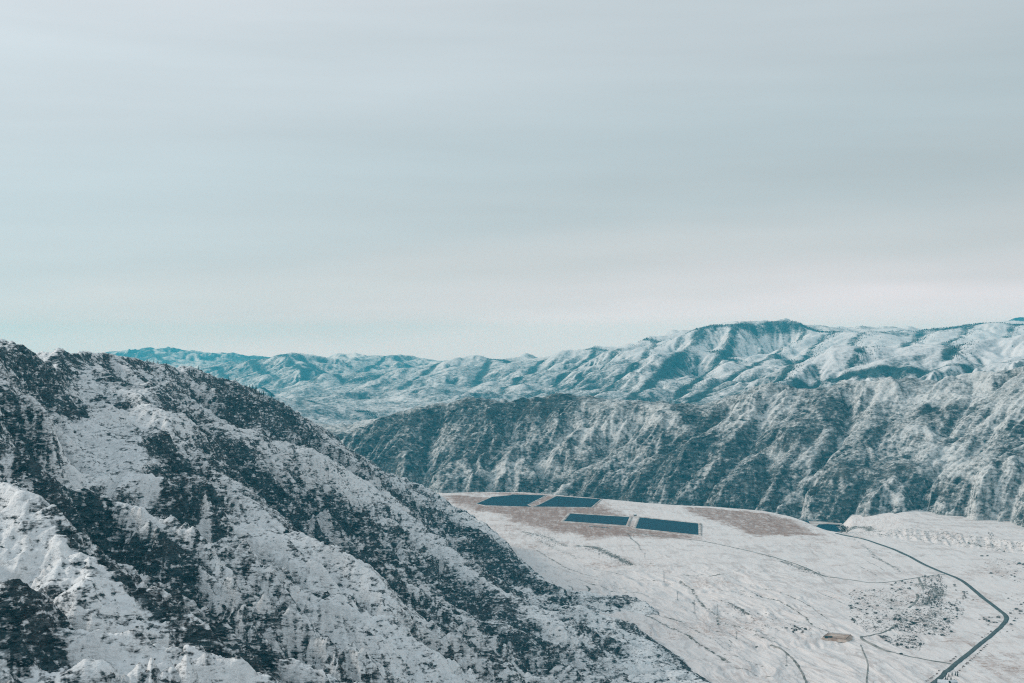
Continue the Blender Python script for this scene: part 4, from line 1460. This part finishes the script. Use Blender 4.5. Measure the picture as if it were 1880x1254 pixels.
SCRUB = [
    ([(1560, 1085), (1640, 1080), (1690, 1100), (1690, 1150), (1660, 1162), (1590, 1165), (1560, 1140)], 44, 'low dark shrub in the scrub patch left of the grove', 'shrubs in the scrub patch left of the grove'),
    ([(1640, 1128), (1720, 1112), (1760, 1100), (1772, 1120), (1745, 1150), (1750, 1172), (1690, 1165), (1640, 1160)], 44, 'dark shrub in the open scrub between grove and bend', 'shrubs between the grove and the road bend'),
    ([(1610, 1172), (1680, 1168), (1700, 1182), (1688, 1196), (1640, 1190)], 22, 'dark shrub above the track where the car stands', 'shrubs above the pen track'),
    ([(1640, 1070), (1690, 1066), (1700, 1085), (1660, 1092), (1630, 1084)], 12, 'small shrub beside the thin track at the top of the scrub', 'shrubs along the upper track'),
    ([(1790, 1128), (1842, 1130), (1836, 1146), (1800, 1148)], 12, 'dark shrub inside the sharp bend of the road', 'shrubs inside the road bend'),
    ([(1840, 1090), (1900, 1092), (1900, 1140), (1856, 1145)], 18, 'scattered shrub on the snow right of the road bend', 'shrubs right of the road bend'),
    ([(1800, 1020), (1890, 1030), (1890, 1075), (1820, 1060)], 12, 'tiny shrub on the snow below the terrace bank', 'shrubs below the terrace bank'),
    ([(1740, 1070), (1775, 1085), (1790, 1105), (1765, 1095)], 8, 'lone shrub beside the straight part of the road', 'shrubs beside the straight road'),
    ([(1430, 1150), (1500, 1165), (1460, 1175), (1425, 1168)], 12, 'small shrub on open snow left of the pen', 'shrubs left of the pen'),
]
for poly, n, lab, grp in SCRUB:
    for px, py in scatter_px(poly, n):
        x, y, _ = G(px, py)
        if near_road(x, y):
            continue
        w = random.choice([3.0, 3.8, 4.6, 5.6, 7.0])
        put_shrub(random.choice(SHRUBS), x, y, ground_z(x, y), w, w * random.uniform(0.32, 0.48), lab, grp)

# smaller bushes of the same scrub, too many to count
def valley_scrub():
    pts = []
    for poly, n in [(SCRUB[0][0], 700), (SCRUB[1][0], 900), (SCRUB[2][0], 260), ([(1692, 1061), (1726, 1060), (1738, 1078), (1738, 1096), (1728, 1114), (1696, 1112), (1686, 1096), (1700, 1080)], 380), (SCRUB[3][0], 60), (SCRUB[5][0], 60), (SCRUB[6][0], 110), ([(1060, 1002), (1110, 1008), (1165, 1036), (1150, 1040), (1090, 1016)], 160),
                    ([(955, 976), (1000, 980), (1045, 1002), (1010, 1004)], 150), ([(1425, 1026), (1470, 1040), (1520, 1058), (1500, 1063), (1455, 1048)], 120), ([(1320, 1106), (1350, 1116), (1380, 1136), (1360, 1136)], 70), ([(1300, 1120), (1420, 1130), (1500, 1165), (1420, 1170)], 90)]:
        pts += [G(*p)[:2] for p in scatter_px(poly, n)]
    xy = np.array([p for p in pts if not near_road(p[0], p[1], 1.0)])
    z = valley_h(xy[:, 0], xy[:, 1])
    sz = rng.uniform(1.2, 3.2, len(xy))
    o = mass('scrub', xy[:, 0], xy[:, 1], z - 0.1, sz * 0.5, sz, m_shrub, *tuft(5))
    o['label'] = 'low dark scrub scattered on the valley floor'


# reddish hedges along the road
for line, n, lab, grp in [
    ([(1757, 1234), (1772, 1222), (1790, 1206), (1802, 1194), (1814, 1182)], 17, 'reddish brown shrub in the row right of the road', 'shrubs in the row right of the road'),
    ([(1744, 1216), (1757, 1206)], 5, 'reddish shrub left of the road above the track junction', 'shrubs above the track junction'),
    ([(1700, 1251), (1726, 1231)], 9, 'reddish shrub in the row left of the road below the junction', 'shrubs in the row left of the road'),
    ([(1800, 1172), (1822, 1156), (1842, 1160), (1870, 1152)], 7, 'thin brown shrub along the field edge by the bend', 'shrubs along the field edge'),
]:
    q = resample(GL(line), 1.0)
    for k in range(n):
        x, y = q[int((k + random.random() * 0.6) / n * (len(q) - 1))]
        w = random.uniform(2.2, 4.0)
        put_shrub(random.choice(RUSTY), x, y, ground_z(x, y), w, w * 0.4, lab, grp)

# ---- broadleaf grove
def grove_tree(label, loc, seed, h, group):
    r = random.Random(seed)
    t = thing('bare_tree', label, 'tree', loc, 0, group)
    tr = MB()
    tr.bar((0, 0, -0.3), (0, 0, 0.45 * h), 0.03 * h, 0.015 * h, 6)
    for k in range(6):
        a = k * 1.05 + r.random()
        z0 = h * r.uniform(0.22, 0.45)
        tr.bar((0, 0, z0), (0.28 * h * math.cos(a), 0.28 * h * math.sin(a), z0 + 0.3 * h), 0.012 * h, 0.004 * h, 4)
    tr.build('trunk', m_bark, t)
    c = MB()
    for k in range(110):
        a, q, z = r.random() * 6.28, 0.42 * math.sqrt(r.random()), r.random()
        q *= math.sqrt(max(0.06, 1 - (2 * z - 0.9) ** 2)) * (1 + 0.25 * math.sin(2 * a + seed))
        p = Vector((q * h * math.cos(a), q * h * math.sin(a), h * (0.25 + 0.75 * z)))
        s_ = h * r.uniform(0.035, 0.075)
        d1 = Vector((r.uniform(-1, 1), r.uniform(-1, 1), r.uniform(-1, 1))).normalized() * s_
        d2 = d1.orthogonal().normalized() * s_ * 0.8
        c.add([p - d1, p - d2, p + d1, p + d2], [[0, 1, 2, 3]])
    c.build('crown', m_shrub, t)
    return t


PROTO_TREES = []
TREES = scatter_px([(1692, 1061), (1726, 1060), (1738, 1078), (1738, 1096), (1728, 1114), (1696, 1112), (1686, 1096), (1700, 1080)], 92)
TREES += scatter_px([(1772, 1090), (1778, 1098), (1766, 1106), (1752, 1104)], 8)
for k, (px, py) in enumerate(TREES):
    x, y, _ = G(px, py)
    lab = 'grey green bushy tree in the dense grove beside the road' if k < 92 else 'bushy tree in the small clump between grove and road'
    grp = 'trees of the roadside grove' if k < 92 else 'trees of the small clump by the road'
    loc = (x, y, ground_z(x, y))
    if k < 4:
        PROTO_TREES.append(grove_tree(lab, loc, k, 5.0, grp))
    else:
        sc = random.uniform(0.45, 0.85)
        copy_thing(PROTO_TREES[k % 4], loc, random.random() * 6.28, (sc * 1.2, sc * 1.2, sc), lab, grp)

# ---- conifers
PROTO_CON = []


def conifer(px, py, h, label, group, xyz=None):
    x, y, z = xyz if xyz else G(px, py)
    if xyz is None:
        z = ground_z(x, y)
    if len(PROTO_CON) < 4:
        t = thing('conifer', label, 'tree', (x, y, z), random.random() * 6, group)
        conifer_parts(t, len(PROTO_CON), 1.0)
        t.scale = (h * 0.9, h * 0.9, h)
        PROTO_CON.append(t)
        return t
    s_ = random.uniform(0.8, 1.15)
    return copy_thing(random.choice(PROTO_CON), (x, y, z), random.random() * 6, (h * s_, h * s_, h), label, group)


for px, py, z in [(1545, 979, 0), (1548, 979.5, 0), (1551, 979, 0), (1546, 978, 0), (1549, 978, 0), (1552, 978, 0), (1547, 977, 0), (1550, 977, 0), (1553, 977, 0), (1556, 976, 0)]:
    x, y, _ = G(px, py, z)
    sc = random.uniform(1.0, 1.3)
    copy_thing(PROTO_TREES[int(px + py) % 4], (x, y, max(ground_z(x, y), -3) - 0.3), random.random() * 6, (sc * 1.3, sc * 1.3, sc * 2.6), 'dark tall tree in the clump at the end of the teal river', 'trees at the river end')
for px, py in [(1814, 1001), (1818, 1002), (1822, 1001), (1816, 997), (1820, 997), (1818, 993), (1823, 994), (1815, 990), (1821, 990)]:
    x, y, _ = G(px, py, 6)
    sc = random.uniform(0.6, 0.9)
    copy_thing(PROTO_TREES[px % 4], (x, y, ground_z(x, y) - 0.3), random.random() * 6, (sc, sc, sc), 'dark bushy tree in the gully cut into the terrace bank', 'trees in the bank gully')
for px, py in [(1736, 1245), (1742, 1241), (1748, 1240), (1754, 1241), (1758, 1242), (1739, 1248), (1746, 1246)]:
    conifer(px, py, 5.5, 'small dark conifer behind the two snowy roofs', 'conifers behind the houses')


def near_top(x, y):
    return float(near_h(np.array([x], np.float32), np.array([y], np.float32))[0]) - 2.0


for px, py in [(452, 709), (458, 711), (464, 713), (470, 715), (476, 717), (480, 718), (484, 719), (487, 721), (493, 723), (499, 726), (505, 730), (512, 734), (520, 739), (530, 744), (270, 657), (282, 660), (290, 663), (300, 667), (306, 669), (312, 672), (348, 680), (356, 683), (364, 685), (420, 700), (432, 703), (545, 753), (552, 758)]:
    Yc = np.interp(px, [260, 330, 380, 440, 500, 560], [2000, 2100, 2200, 2300, 2400, 2500])
    x = (px - 940) / F * Yc
    conifer(0, 0, random.uniform(4, 8), 'tiny dark conifer on the skyline of the near hill', 'conifers along the hill skyline', (x, float(Yc), near_top(x, Yc) - 0.3))

# ---- shrubs that dot the white spurs of the near hill: the largest as things, the rest as one mass
HILL_SPOTS = [
    ([(480, 830), (600, 838), (700, 885), (760, 930), (740, 950), (640, 900), (500, 870)], 22, (1500, 2200), 'dark low shrub on the rounded white spur', 'shrubs on the rounded white spur'),
    ([(600, 1030), (660, 1050), (720, 1120), (760, 1180), (860, 1250), (640, 1250), (560, 1130)], 34, (700, 1500), 'dark shrub on the broad white front dome', 'shrubs on the front dome'),
    ([(20, 1000), (110, 1010), (220, 1080), (340, 1180), (450, 1240), (250, 1250), (120, 1130)], 30, (450, 950), 'dark shrub on the bright slope at the lower left', 'shrubs on the lower left slope'),
    ([(300, 760), (380, 795), (430, 860), (360, 860), (250, 800)], 10, (1100, 2000), 'dark shrub below the small bright snowfield', 'shrubs below the bright snowfield'),
]
for poly, n, (y0, y1), lab, grp in HILL_SPOTS:
    for px, py in scatter_px(poly, n):
        x, y, _ = NH.hit(px, py, y0, y1)
        w = random.choice([1.2, 1.5, 1.9, 2.4, 3.0]) * (0.75 if y < 1000 else 1.0)
        put_shrub(random.choice(SHRUBS), x, y, near_top(x, y) - 0.1, w, w * random.uniform(0.4, 0.6), lab, grp)


def mass(name, px, py, pz, ht, wd, mat, tmpl_v, tmpl_f):
    """many copies of one small template in a single mesh"""
    n, k = len(px), len(tmpl_v)
    a = rng.uniform(0, 6.28, n)
    tv = np.array(tmpl_v, np.float32)
    jit = rng.uniform(0.8, 1.2, (n, k))
    x = px[:, None] + (tv[:, 0] * np.cos(a)[:, None] - tv[:, 1] * np.sin(a)[:, None]) * wd[:, None] * jit
    y = py[:, None] + (tv[:, 0] * np.sin(a)[:, None] + tv[:, 1] * np.cos(a)[:, None]) * wd[:, None] * jit
    z = pz[:, None] + tv[:, 2] * ht[:, None] * (0.9 + 0.1 * jit)
    co = np.stack([x, y, z], -1).reshape(-1, 3).astype(np.float32)
    tf = np.array(tmpl_f, np.int32)
    fa = (tf[None] + (np.arange(n, dtype=np.int32) * k)[:, None, None]).reshape(-1, tf.shape[1])
    me = bpy.data.meshes.new(name)
    me.vertices.add(len(co))
    me.vertices.foreach_set('co', co.ravel())
    m = tf.shape[1]
    me.loops.add(fa.size)
    me.loops.foreach_set('vertex_index', fa.ravel())
    me.polygons.add(len(fa))
    me.polygons.foreach_set('loop_start', np.arange(0, fa.size, m, dtype=np.int32))
    me.update(calc_edges=True)
    me.materials.append(mat)
    o = bpy.data.objects.new(name, me)
    COL.objects.link(o)
    o['kind'] = 'stuff'
    return o


def tuft(seed, n=7):
    r = random.Random(seed)
    v, f = [], []
    for k in range(n):
        c = Vector((r.uniform(-0.3, 0.3), r.uniform(-0.3, 0.3), r.uniform(0.1, 0.75)))
        for q in range(3):
            v.append(tuple(c + Vector((r.uniform(-0.32, 0.32), r.uniform(-0.32, 0.32), r.uniform(-0.3, 0.3)))))
        f.append([3 * k, 3 * k + 1, 3 * k + 2])
    return v, f


valley_scrub()
n = 16000
uu = rng.uniform(-0.40, 0.16, n * 3)
yy = rng.uniform(520, 2750, n * 3) ** 1.0
xx = uu * yy
hz = near_h(xx, yy)
keep = (hz > 6) & (fbm(xx, yy, 60, 3, 0.5, 401) > -0.15)
xx, yy, hz = xx[keep][:n], yy[keep][:n], hz[keep][:n] - 2.2
sz = rng.uniform(0.7, 2.0, len(xx)) * (0.6 + yy / 2200)
o = mass('hillside_scrub', xx, yy, hz, sz * 0.7, sz, m_shrub, *tuft(3))
o['label'] = 'sparse dark scrub dotting the near hill'

# ---- far conifer woods on crests and shaded slopes
def cone_tmpl():
    v, f = [], []
    for z0, z1, r in ((0.08, 0.62, 0.22), (0.42, 1.0, 0.14)):
        k = len(v)
        v += [(r * math.cos(2 * math.pi * i / 5), r * math.sin(2 * math.pi * i / 5), z0) for i in range(5)] + [(0, 0, z1)]
        f += [[k + i, k + (i + 1) % 5, k + 5] for i in range(5)]
    return v, f


xs, ys = [], []
for r_, cnt, sd in [(FAR[4], 5200, 22), (FAR[6], 3600, 10), (FAR[7], 2600, 12), (FAR[3], 1800, 18), (FAR[1], 1200, 22), (FAR[2], 700, 22),
                    (SPURS[17 + 1], 900, 22)]:
    q = np.array(resample([p[:2] for p in PL(r_)], 5.0))
    i = rng.integers(0, len(q), cnt)
    xs.append(q[i, 0] + rng.normal(0, sd, cnt))
    ys.append(q[i, 1] + rng.normal(0, sd * 1.3, cnt))
for r_ in SPURS[12:]:
    q = np.array(resample([p[:2] for p in PL(r_)], 5.0))
    i = rng.integers(0, len(q), 420)
    xs.append(q[i, 0] + np.abs(rng.normal(0, 40, 420)))
    ys.append(q[i, 1] + rng.normal(0, 22, 420))
nc = 90000
cu, cy = rng.uniform(-0.42, 0.42, nc), rng.uniform(5200, 15000, nc)
cx = cu * cy
ok = rng.uniform(0, 1, nc) < forest_cover(cx, cy) * 0.6
xs.append(cx[ok])
ys.append(cy[ok])
xs, ys = np.concatenate(xs), np.concatenate(ys)
hz = far_h(xs, ys) - 0.6
ht = rng.uniform(4, 8, len(xs)) * np.where(rng.uniform(0, 1, len(xs)) < 0.1, 1.35, 1.0)
o = mass('forest', xs, ys, hz, ht, ht * 1.1, m_conif, *cone_tmpl())
o['label'] = 'dark conifer woods on the far crests'

# ---- power poles across the slope
def power_pole(label, px, py, h):
    x, y, _ = G(px, py)
    t = thing('power_pole', label, 'power pole', (x, y, ground_z(x, y)), 0.5, 'power poles crossing the slope')
    m = MB()
    b = h * 0.055
    tp = h * 0.016
    for sx in (-1, 1):
        for sy in (-1, 1):
            m.bar((sx * b, sy * b, 0), (sx * tp, sy * tp, h), 0.10, 0.06, 4)
    for k in range(7):
        z0, z1 = h * k / 7, h * (k + 1) / 7
        w0, w1 = b + (tp - b) * k / 7, b + (tp - b) * (k + 1) / 7
        for sgn in (-1, 1):
            m.bar((-w0, sgn * w0, z0), (w1, sgn * w1, z1), 0.06, n=3)
            m.bar((sgn * w0, w0, z0), (sgn * w1, -w1, z1), 0.06, n=3)
    m.build('mast', m_steel, t)
    for z, L in ((0.97, 0.13), (0.86, 0.17), (0.75, 0.13)):
        a = MB()
        a.bar((-L * h, 0, z * h), (L * h, 0, z * h), 0.11, n=4)
        a.bar((-L * h, 0, z * h), (0, 0, z * h + 0.05 * h), 0.05, n=3)
        a.bar((L * h, 0, z * h), (0, 0, z * h + 0.05 * h), 0.05, n=3)
        arm = a.build('crossarm', m_steel, t)
        for sgn in (-1, 1):
            i_ = MB()
            for q in range(4):
                i_.bar((sgn * L * h, 0, z * h - 0.25 * q - 0.08), (sgn * L * h, 0, z * h - 0.25 * q - 0.25), 0.13, 0.10, 6)
            i_.build('insulator', m_conc, arm)
    f = MB()
    for sx in (-1, 1):
        for sy in (-1, 1):
            f.box(sx * b - 0.45, sx * b + 0.45, sy * b - 0.45, sy * b + 0.45, -0.6, 0.35)
    f.build('footing', m_conc, t)
    return t


for lab, px, py, h in [
    ('tall lattice power pole standing above the eroded gully', 1219, 1070, 19), ('short lattice power pole at the tip of the rocky spur', 1244, 1110, 13),
    ('tall lattice power pole left of the eroded gully foot', 1275, 1131, 19), ('lattice power pole at the foot of the eroded gully', 1317, 1136, 15),
    ('lattice power pole on open snow below the gully', 1352, 1180, 10), ('lattice power pole beside the dark track at the bottom', 1444, 1226, 14),
    ('farthest lattice power pole just below the brown ground', 1184, 1023, 8)]:
    power_pole(lab, px, py, h)

# ---- pump hut on the dike between the two near ponds
def pitched(w, d, hw, hr, over=0.4):
    wl = MB()
    wl.add([(-w / 2, -d / 2, -0.4), (w / 2, -d / 2, -0.4), (w / 2, d / 2, -0.4), (-w / 2, d / 2, -0.4), (-w / 2, -d / 2, hw), (w / 2, -d / 2, hw), (w / 2, d / 2, hw), (-w / 2, d / 2, hw), (-w / 2, 0, hr), (w / 2, 0, hr)],
           [[0, 1, 5, 4], [1, 2, 6, 9, 5], [2, 3, 7, 6], [3, 0, 4, 8, 7]])
    rf = MB()
    sl = (hr - hw) / (d / 2)
    ye, ze = d / 2 + over, hw - over * sl + 0.06
    for z_, in ((0.0,),):
        top = [(-w / 2 - over, -ye, ze + 0.25), (w / 2 + over, -ye, ze + 0.25), (w / 2 + over, 0, hr + 0.31), (-w / 2 - over, 0, hr + 0.31), (w / 2 + over, ye, ze + 0.25), (-w / 2 - over, ye, ze + 0.25)]
        bot = [(a, b, c - 0.22) for a, b, c in top]
        rf.add(top + bot, [[0, 1, 2, 3], [3, 2, 4, 5], [7, 6, 9, 8], [8, 9, 11, 10], [0, 6, 7, 1], [5, 4, 10, 11], [1, 7, 8, 2], [2, 8, 10, 4], [0, 3, 9, 6], [3, 5, 11, 9]])
    return wl, rf


def house(name, label, cat, px, py, w, d, hw, hr, rz, z=None, chim=True, wins=2, wallm=None):
    x, y, _ = G(px, py)
    t = thing(name, label, cat, (x, y, ground_z(x, y) if z is None else z), rz)
    wl, rf = pitched(w, d, hw, hr)
    wl.build('wall', wallm or m_darkw, t)
    roof = rf.build('roof', m_snow, t)
    if chim:
        c = MB()
        c.box(w * 0.18, w * 0.18 + 0.7, 0.4, 1.1, hr - 0.9, hr + 1.0)
        c.box(w * 0.18 - 0.08, w * 0.18 + 0.78, 0.32, 1.18, hr + 1.0, hr + 1.15)
        c.build('chimney', m_conc, roof)
    dr = MB()
    dr.box(-0.5, 0.5, -d / 2 - 0.06, -d / 2 + 0.02, 0.0, 2.05)
    do = dr.build('door', m_wood, t)
    hd = MB()
    hd.box(0.32, 0.40, -d / 2 - 0.14, -d / 2 - 0.062, 0.98, 1.1)
    hd.build('handle', m_steel, do)
    for k in range(wins):
        xc = (-1 if k == 0 else 1) * w * 0.30
        fr = MB()
        fr.box(xc - 0.65, xc + 0.65, -d / 2 - 0.05, -d / 2 + 0.02, 0.9, 2.0)
        fo = fr.build('window', m_snow, t)
        g = MB()
        g.box(xc - 0.55, xc + 0.55, -d / 2 - 0.07, -d / 2 - 0.052, 1.0, 1.9)
        g.build('pane', m_glass, fo)
    return t


house('pump_house', 'small pale pump hut on the dike between the two near ponds', 'hut', 1166, 949, 6, 4.5, 2.6, 4.0, 0.2, z=2.3, chim=False, wins=1, wallm=m_conc)
house('house', 'larger snow roofed house beside the road at the bottom edge', 'house', 1731, 1256, 11, 8, 3.0, 5.6, -0.35)
house('house', 'smaller snow roofed house right of the larger one', 'house', 1750, 1255, 8, 6, 2.6, 4.6, 0.25)

# ---- the brown pen with its long shed
PEN = [G(*p)[:2] for p in [(1510.5, 1177.6), (1520.5, 1170.2), (1562.5, 1173.8), (1553, 1182.8)]]
pen_c = np.mean(np.array(PEN), 0)
pz = max(ground_z(x, y) for x, y in PEN + [tuple(pen_c)]) + 0.25
v = [(x, y, pz) for x, y in PEN] + [(x, y, pz - 3) for x, y in offset_poly(PEN, 4.0)]
setting(mesh_obj('bare_ground', v, [[0, 1, 2, 3], [0, 4, 5, 1], [1, 5, 6, 2], [2, 6, 7, 3], [3, 7, 4, 0]], m_dirt), 'brown bare earth inside the fenced pen')
pen = thing('fence', 'low wooden fence around the brown pen', 'fence', (pen_c[0], pen_c[1], pz))
for i in range(4):
    a, b_ = np.array(PEN[i]) - pen_c, np.array(PEN[(i + 1) % 4]) - pen_c
    a, b_ = a * 0.97, b_ * 0.97
    L = np.linalg.norm(b_ - a)
    r_ = MB()
    for z in (0.35, 0.75, 1.15):
        r_.bar((a[0], a[1], z), (b_[0], b_[1], z), 0.11, n=4)
    r_.build('rail', m_wood, pen)
    for k in range(int(L / 6)):
        p = a + (b_ - a) * (k / int(L / 6))
        q = MB()
        q.bar((p[0], p[1], -0.4), (p[0], p[1], 1.4), 0.12, 0.11, 5)
        q.build('post', m_wood, pen)
x, y, _ = G(1521, 1178.6)
sh = thing('shed', 'long low dark shed along the near side of the pen', 'shed', (x, y, pz), -0.06)
b_ = MB()
b_.box(-5, 5, -1.0, 1.0, -0.3, 1.5)
b_.build('wall', m_darkw, sh)
b_ = MB()
b_.add([(-5.3, -1.3, 1.52), (5.3, -1.3, 1.52), (5.3, 1.3, 1.8), (-5.3, 1.3, 1.8), (-5.3, -1.3, 1.66), (5.3, -1.3, 1.66), (5.3, 1.3, 1.94), (-5.3, 1.3, 1.94)], [[3, 2, 1, 0], [4, 5, 6, 7], [0, 1, 5, 4], [1, 2, 6, 5], [2, 3, 7, 6], [3, 0, 4, 7]])
b_.build('roof', m_darkw, sh)
b_ = MB()
b_.box(-0.9, 0.9, -1.06, -0.98, 0.0, 1.4)
b_.build('door', m_wood, sh)

# ---- the car on the track
q = smooth_line(ROAD_W['track_pen'][1], 5.0)
x, y, _ = G(1651, 1204)
k = int(np.argmin(np.hypot(q[:, 0] - x, q[:, 1] - y)))
dx_, dy_ = q[k + 1] - q[k - 1]
car = thing('car', 'dark car on the thin track below the scrub', 'car', (q[k, 0], q[k, 1], ground_z(q[k, 0], q[k, 1]) + 0.45), math.atan2(dy_, dx_))
prof = [(-2.35, 0.35), (-2.35, 0.95), (-2.1, 1.12), (-1.75, 1.72), (0.35, 1.75), (1.0, 1.12), (2.2, 0.98), (2.35, 0.7), (2.35, 0.35)]
v = [(a, -0.92 + (0.12 if z > 1.2 else 0), z) for a, z in prof] + [(a, 0.92 - (0.12 if z > 1.2 else 0), z) for a, z in prof]
nn_ = len(prof)
mesh_obj('body', v, [list(range(nn_)), list(range(2 * nn_ - 1, nn_ - 1, -1))] + [[i, nn_ + i, nn_ + (i + 1) % nn_, (i + 1) % nn_] for i in range(nn_)], m_car, car)
for sgn in (-1, 1):
    g = MB()
    g.add([(-1.6, sgn * 0.87, 1.15), (0.65, sgn * 0.88, 1.15), (0.2, sgn * 0.83, 1.62), (-1.5, sgn * 0.83, 1.62)], [[0, 1, 2, 3]])
    g.build('window', m_glass, car)
    for xc in (-1.45, 1.45):
        w_ = MB()
        w_.bar((xc, sgn * 0.72, 0.36), (xc, sgn * 0.96, 0.36), 0.36, n=12)
        wh = w_.build('wheel', m_tyre, car)
        r_ = MB()
        r_.bar((xc, sgn * 0.95, 0.36), (xc, sgn * 0.975, 0.36), 0.2, n=8)
        r_.build('rim', m_steel, wh)
    hl = MB()
    hl.box(2.3, 2.39, sgn * 0.7 - 0.18, sgn * 0.7 + 0.18, 0.7, 0.86)
    hl.build('headlight', m_snow, car)
g = MB()
g.add([(0.42, -0.74, 1.70), (0.42, 0.74, 1.70), (0.98, 0.84, 1.16), (0.98, -0.84, 1.16)], [[0, 1, 2, 3]])
g.build('windscreen', m_glass, car)

# ---- boulders
def boulder(px, py, r0, label, group=None, seed=0):
    x, y, _ = G(px, py)
    bm = bmesh.new()
    bmesh.ops.create_icosphere(bm, subdivisions=2, radius=1)
    r = random.Random(seed)
    k1, k2 = r.random() * 6, r.random() * 6
    for vv in bm.verts:
        p = vv.co
        f_ = 1 + 0.22 * math.sin(3 * p.x + k1) * math.cos(2.5 * p.y + k2) + 0.12 * math.sin(5 * p.z + k1) + r.uniform(-0.08, 0.08)
        vv.co = Vector((p.x * f_ * 1.3, p.y * f_, p.z * f_ * 0.8)) * r0
    me = bpy.data.meshes.new('boulder')
    bm.to_mesh(me)
    bm.free()
    me.materials.append(m_stone)
    o = bpy.data.objects.new('boulder', me)
    COL.objects.link(o)
    o.location = (x, y, ground_z(x, y) + r0 * 0.25)
    o['label'], o['category'] = label, 'boulder'
    if group:
        o['group'] = group
    return o


boulder(1871, 1036, 3.0, 'lone dark boulder on the snow near the right edge', seed=1)
boulder(1389, 1190, 1.6, 'small dark boulder beside the start of the dark hill track', seed=2)
for k in range(13):
    boulder(1082 + k * 3.1 + random.uniform(-0.8, 0.8), 966.5 + k * 0.28 + random.uniform(-0.4, 0.4), random.uniform(0.9, 1.6), 'grey boulder in the row below the near left pond', 'boulders in the row below the pond', 10 + k)

# ------------------------------------------------------------------ air
def add_haze():
    x0, x1, y0, y1, z0, z1 = -23600, 23600, -3300, 23600, -190, 660
    v = [(x, y, z) for x in (x0, x1) for y in (y0, y1) for z in (z0, z1)]
    f = [[0, 1, 3, 2], [4, 6, 7, 5], [0, 4, 5, 1], [2, 3, 7, 6], [0, 2, 6, 4], [1, 5, 7, 3]]
    m = bpy.data.materials.new('haze')
    m.use_nodes = True
    N = NT(m.node_tree)
    vol = N.n('ShaderNodeVolumePrincipled')
    vol.inputs['Color'].default_value = (0.08, 0.71, 0.97, 1)
    vol.inputs['Absorption Color'].default_value = (0.54, 1, 1, 1)
    vol.inputs['Density'].default_value = 4.6e-5
    o = N.n('ShaderNodeOutputMaterial')
    N.t.links.new(vol.outputs[0], o.inputs['Volume'])
    h = mesh_obj('haze', v, f, m)
    h['kind'] = 'stuff'
    return h


add_haze()
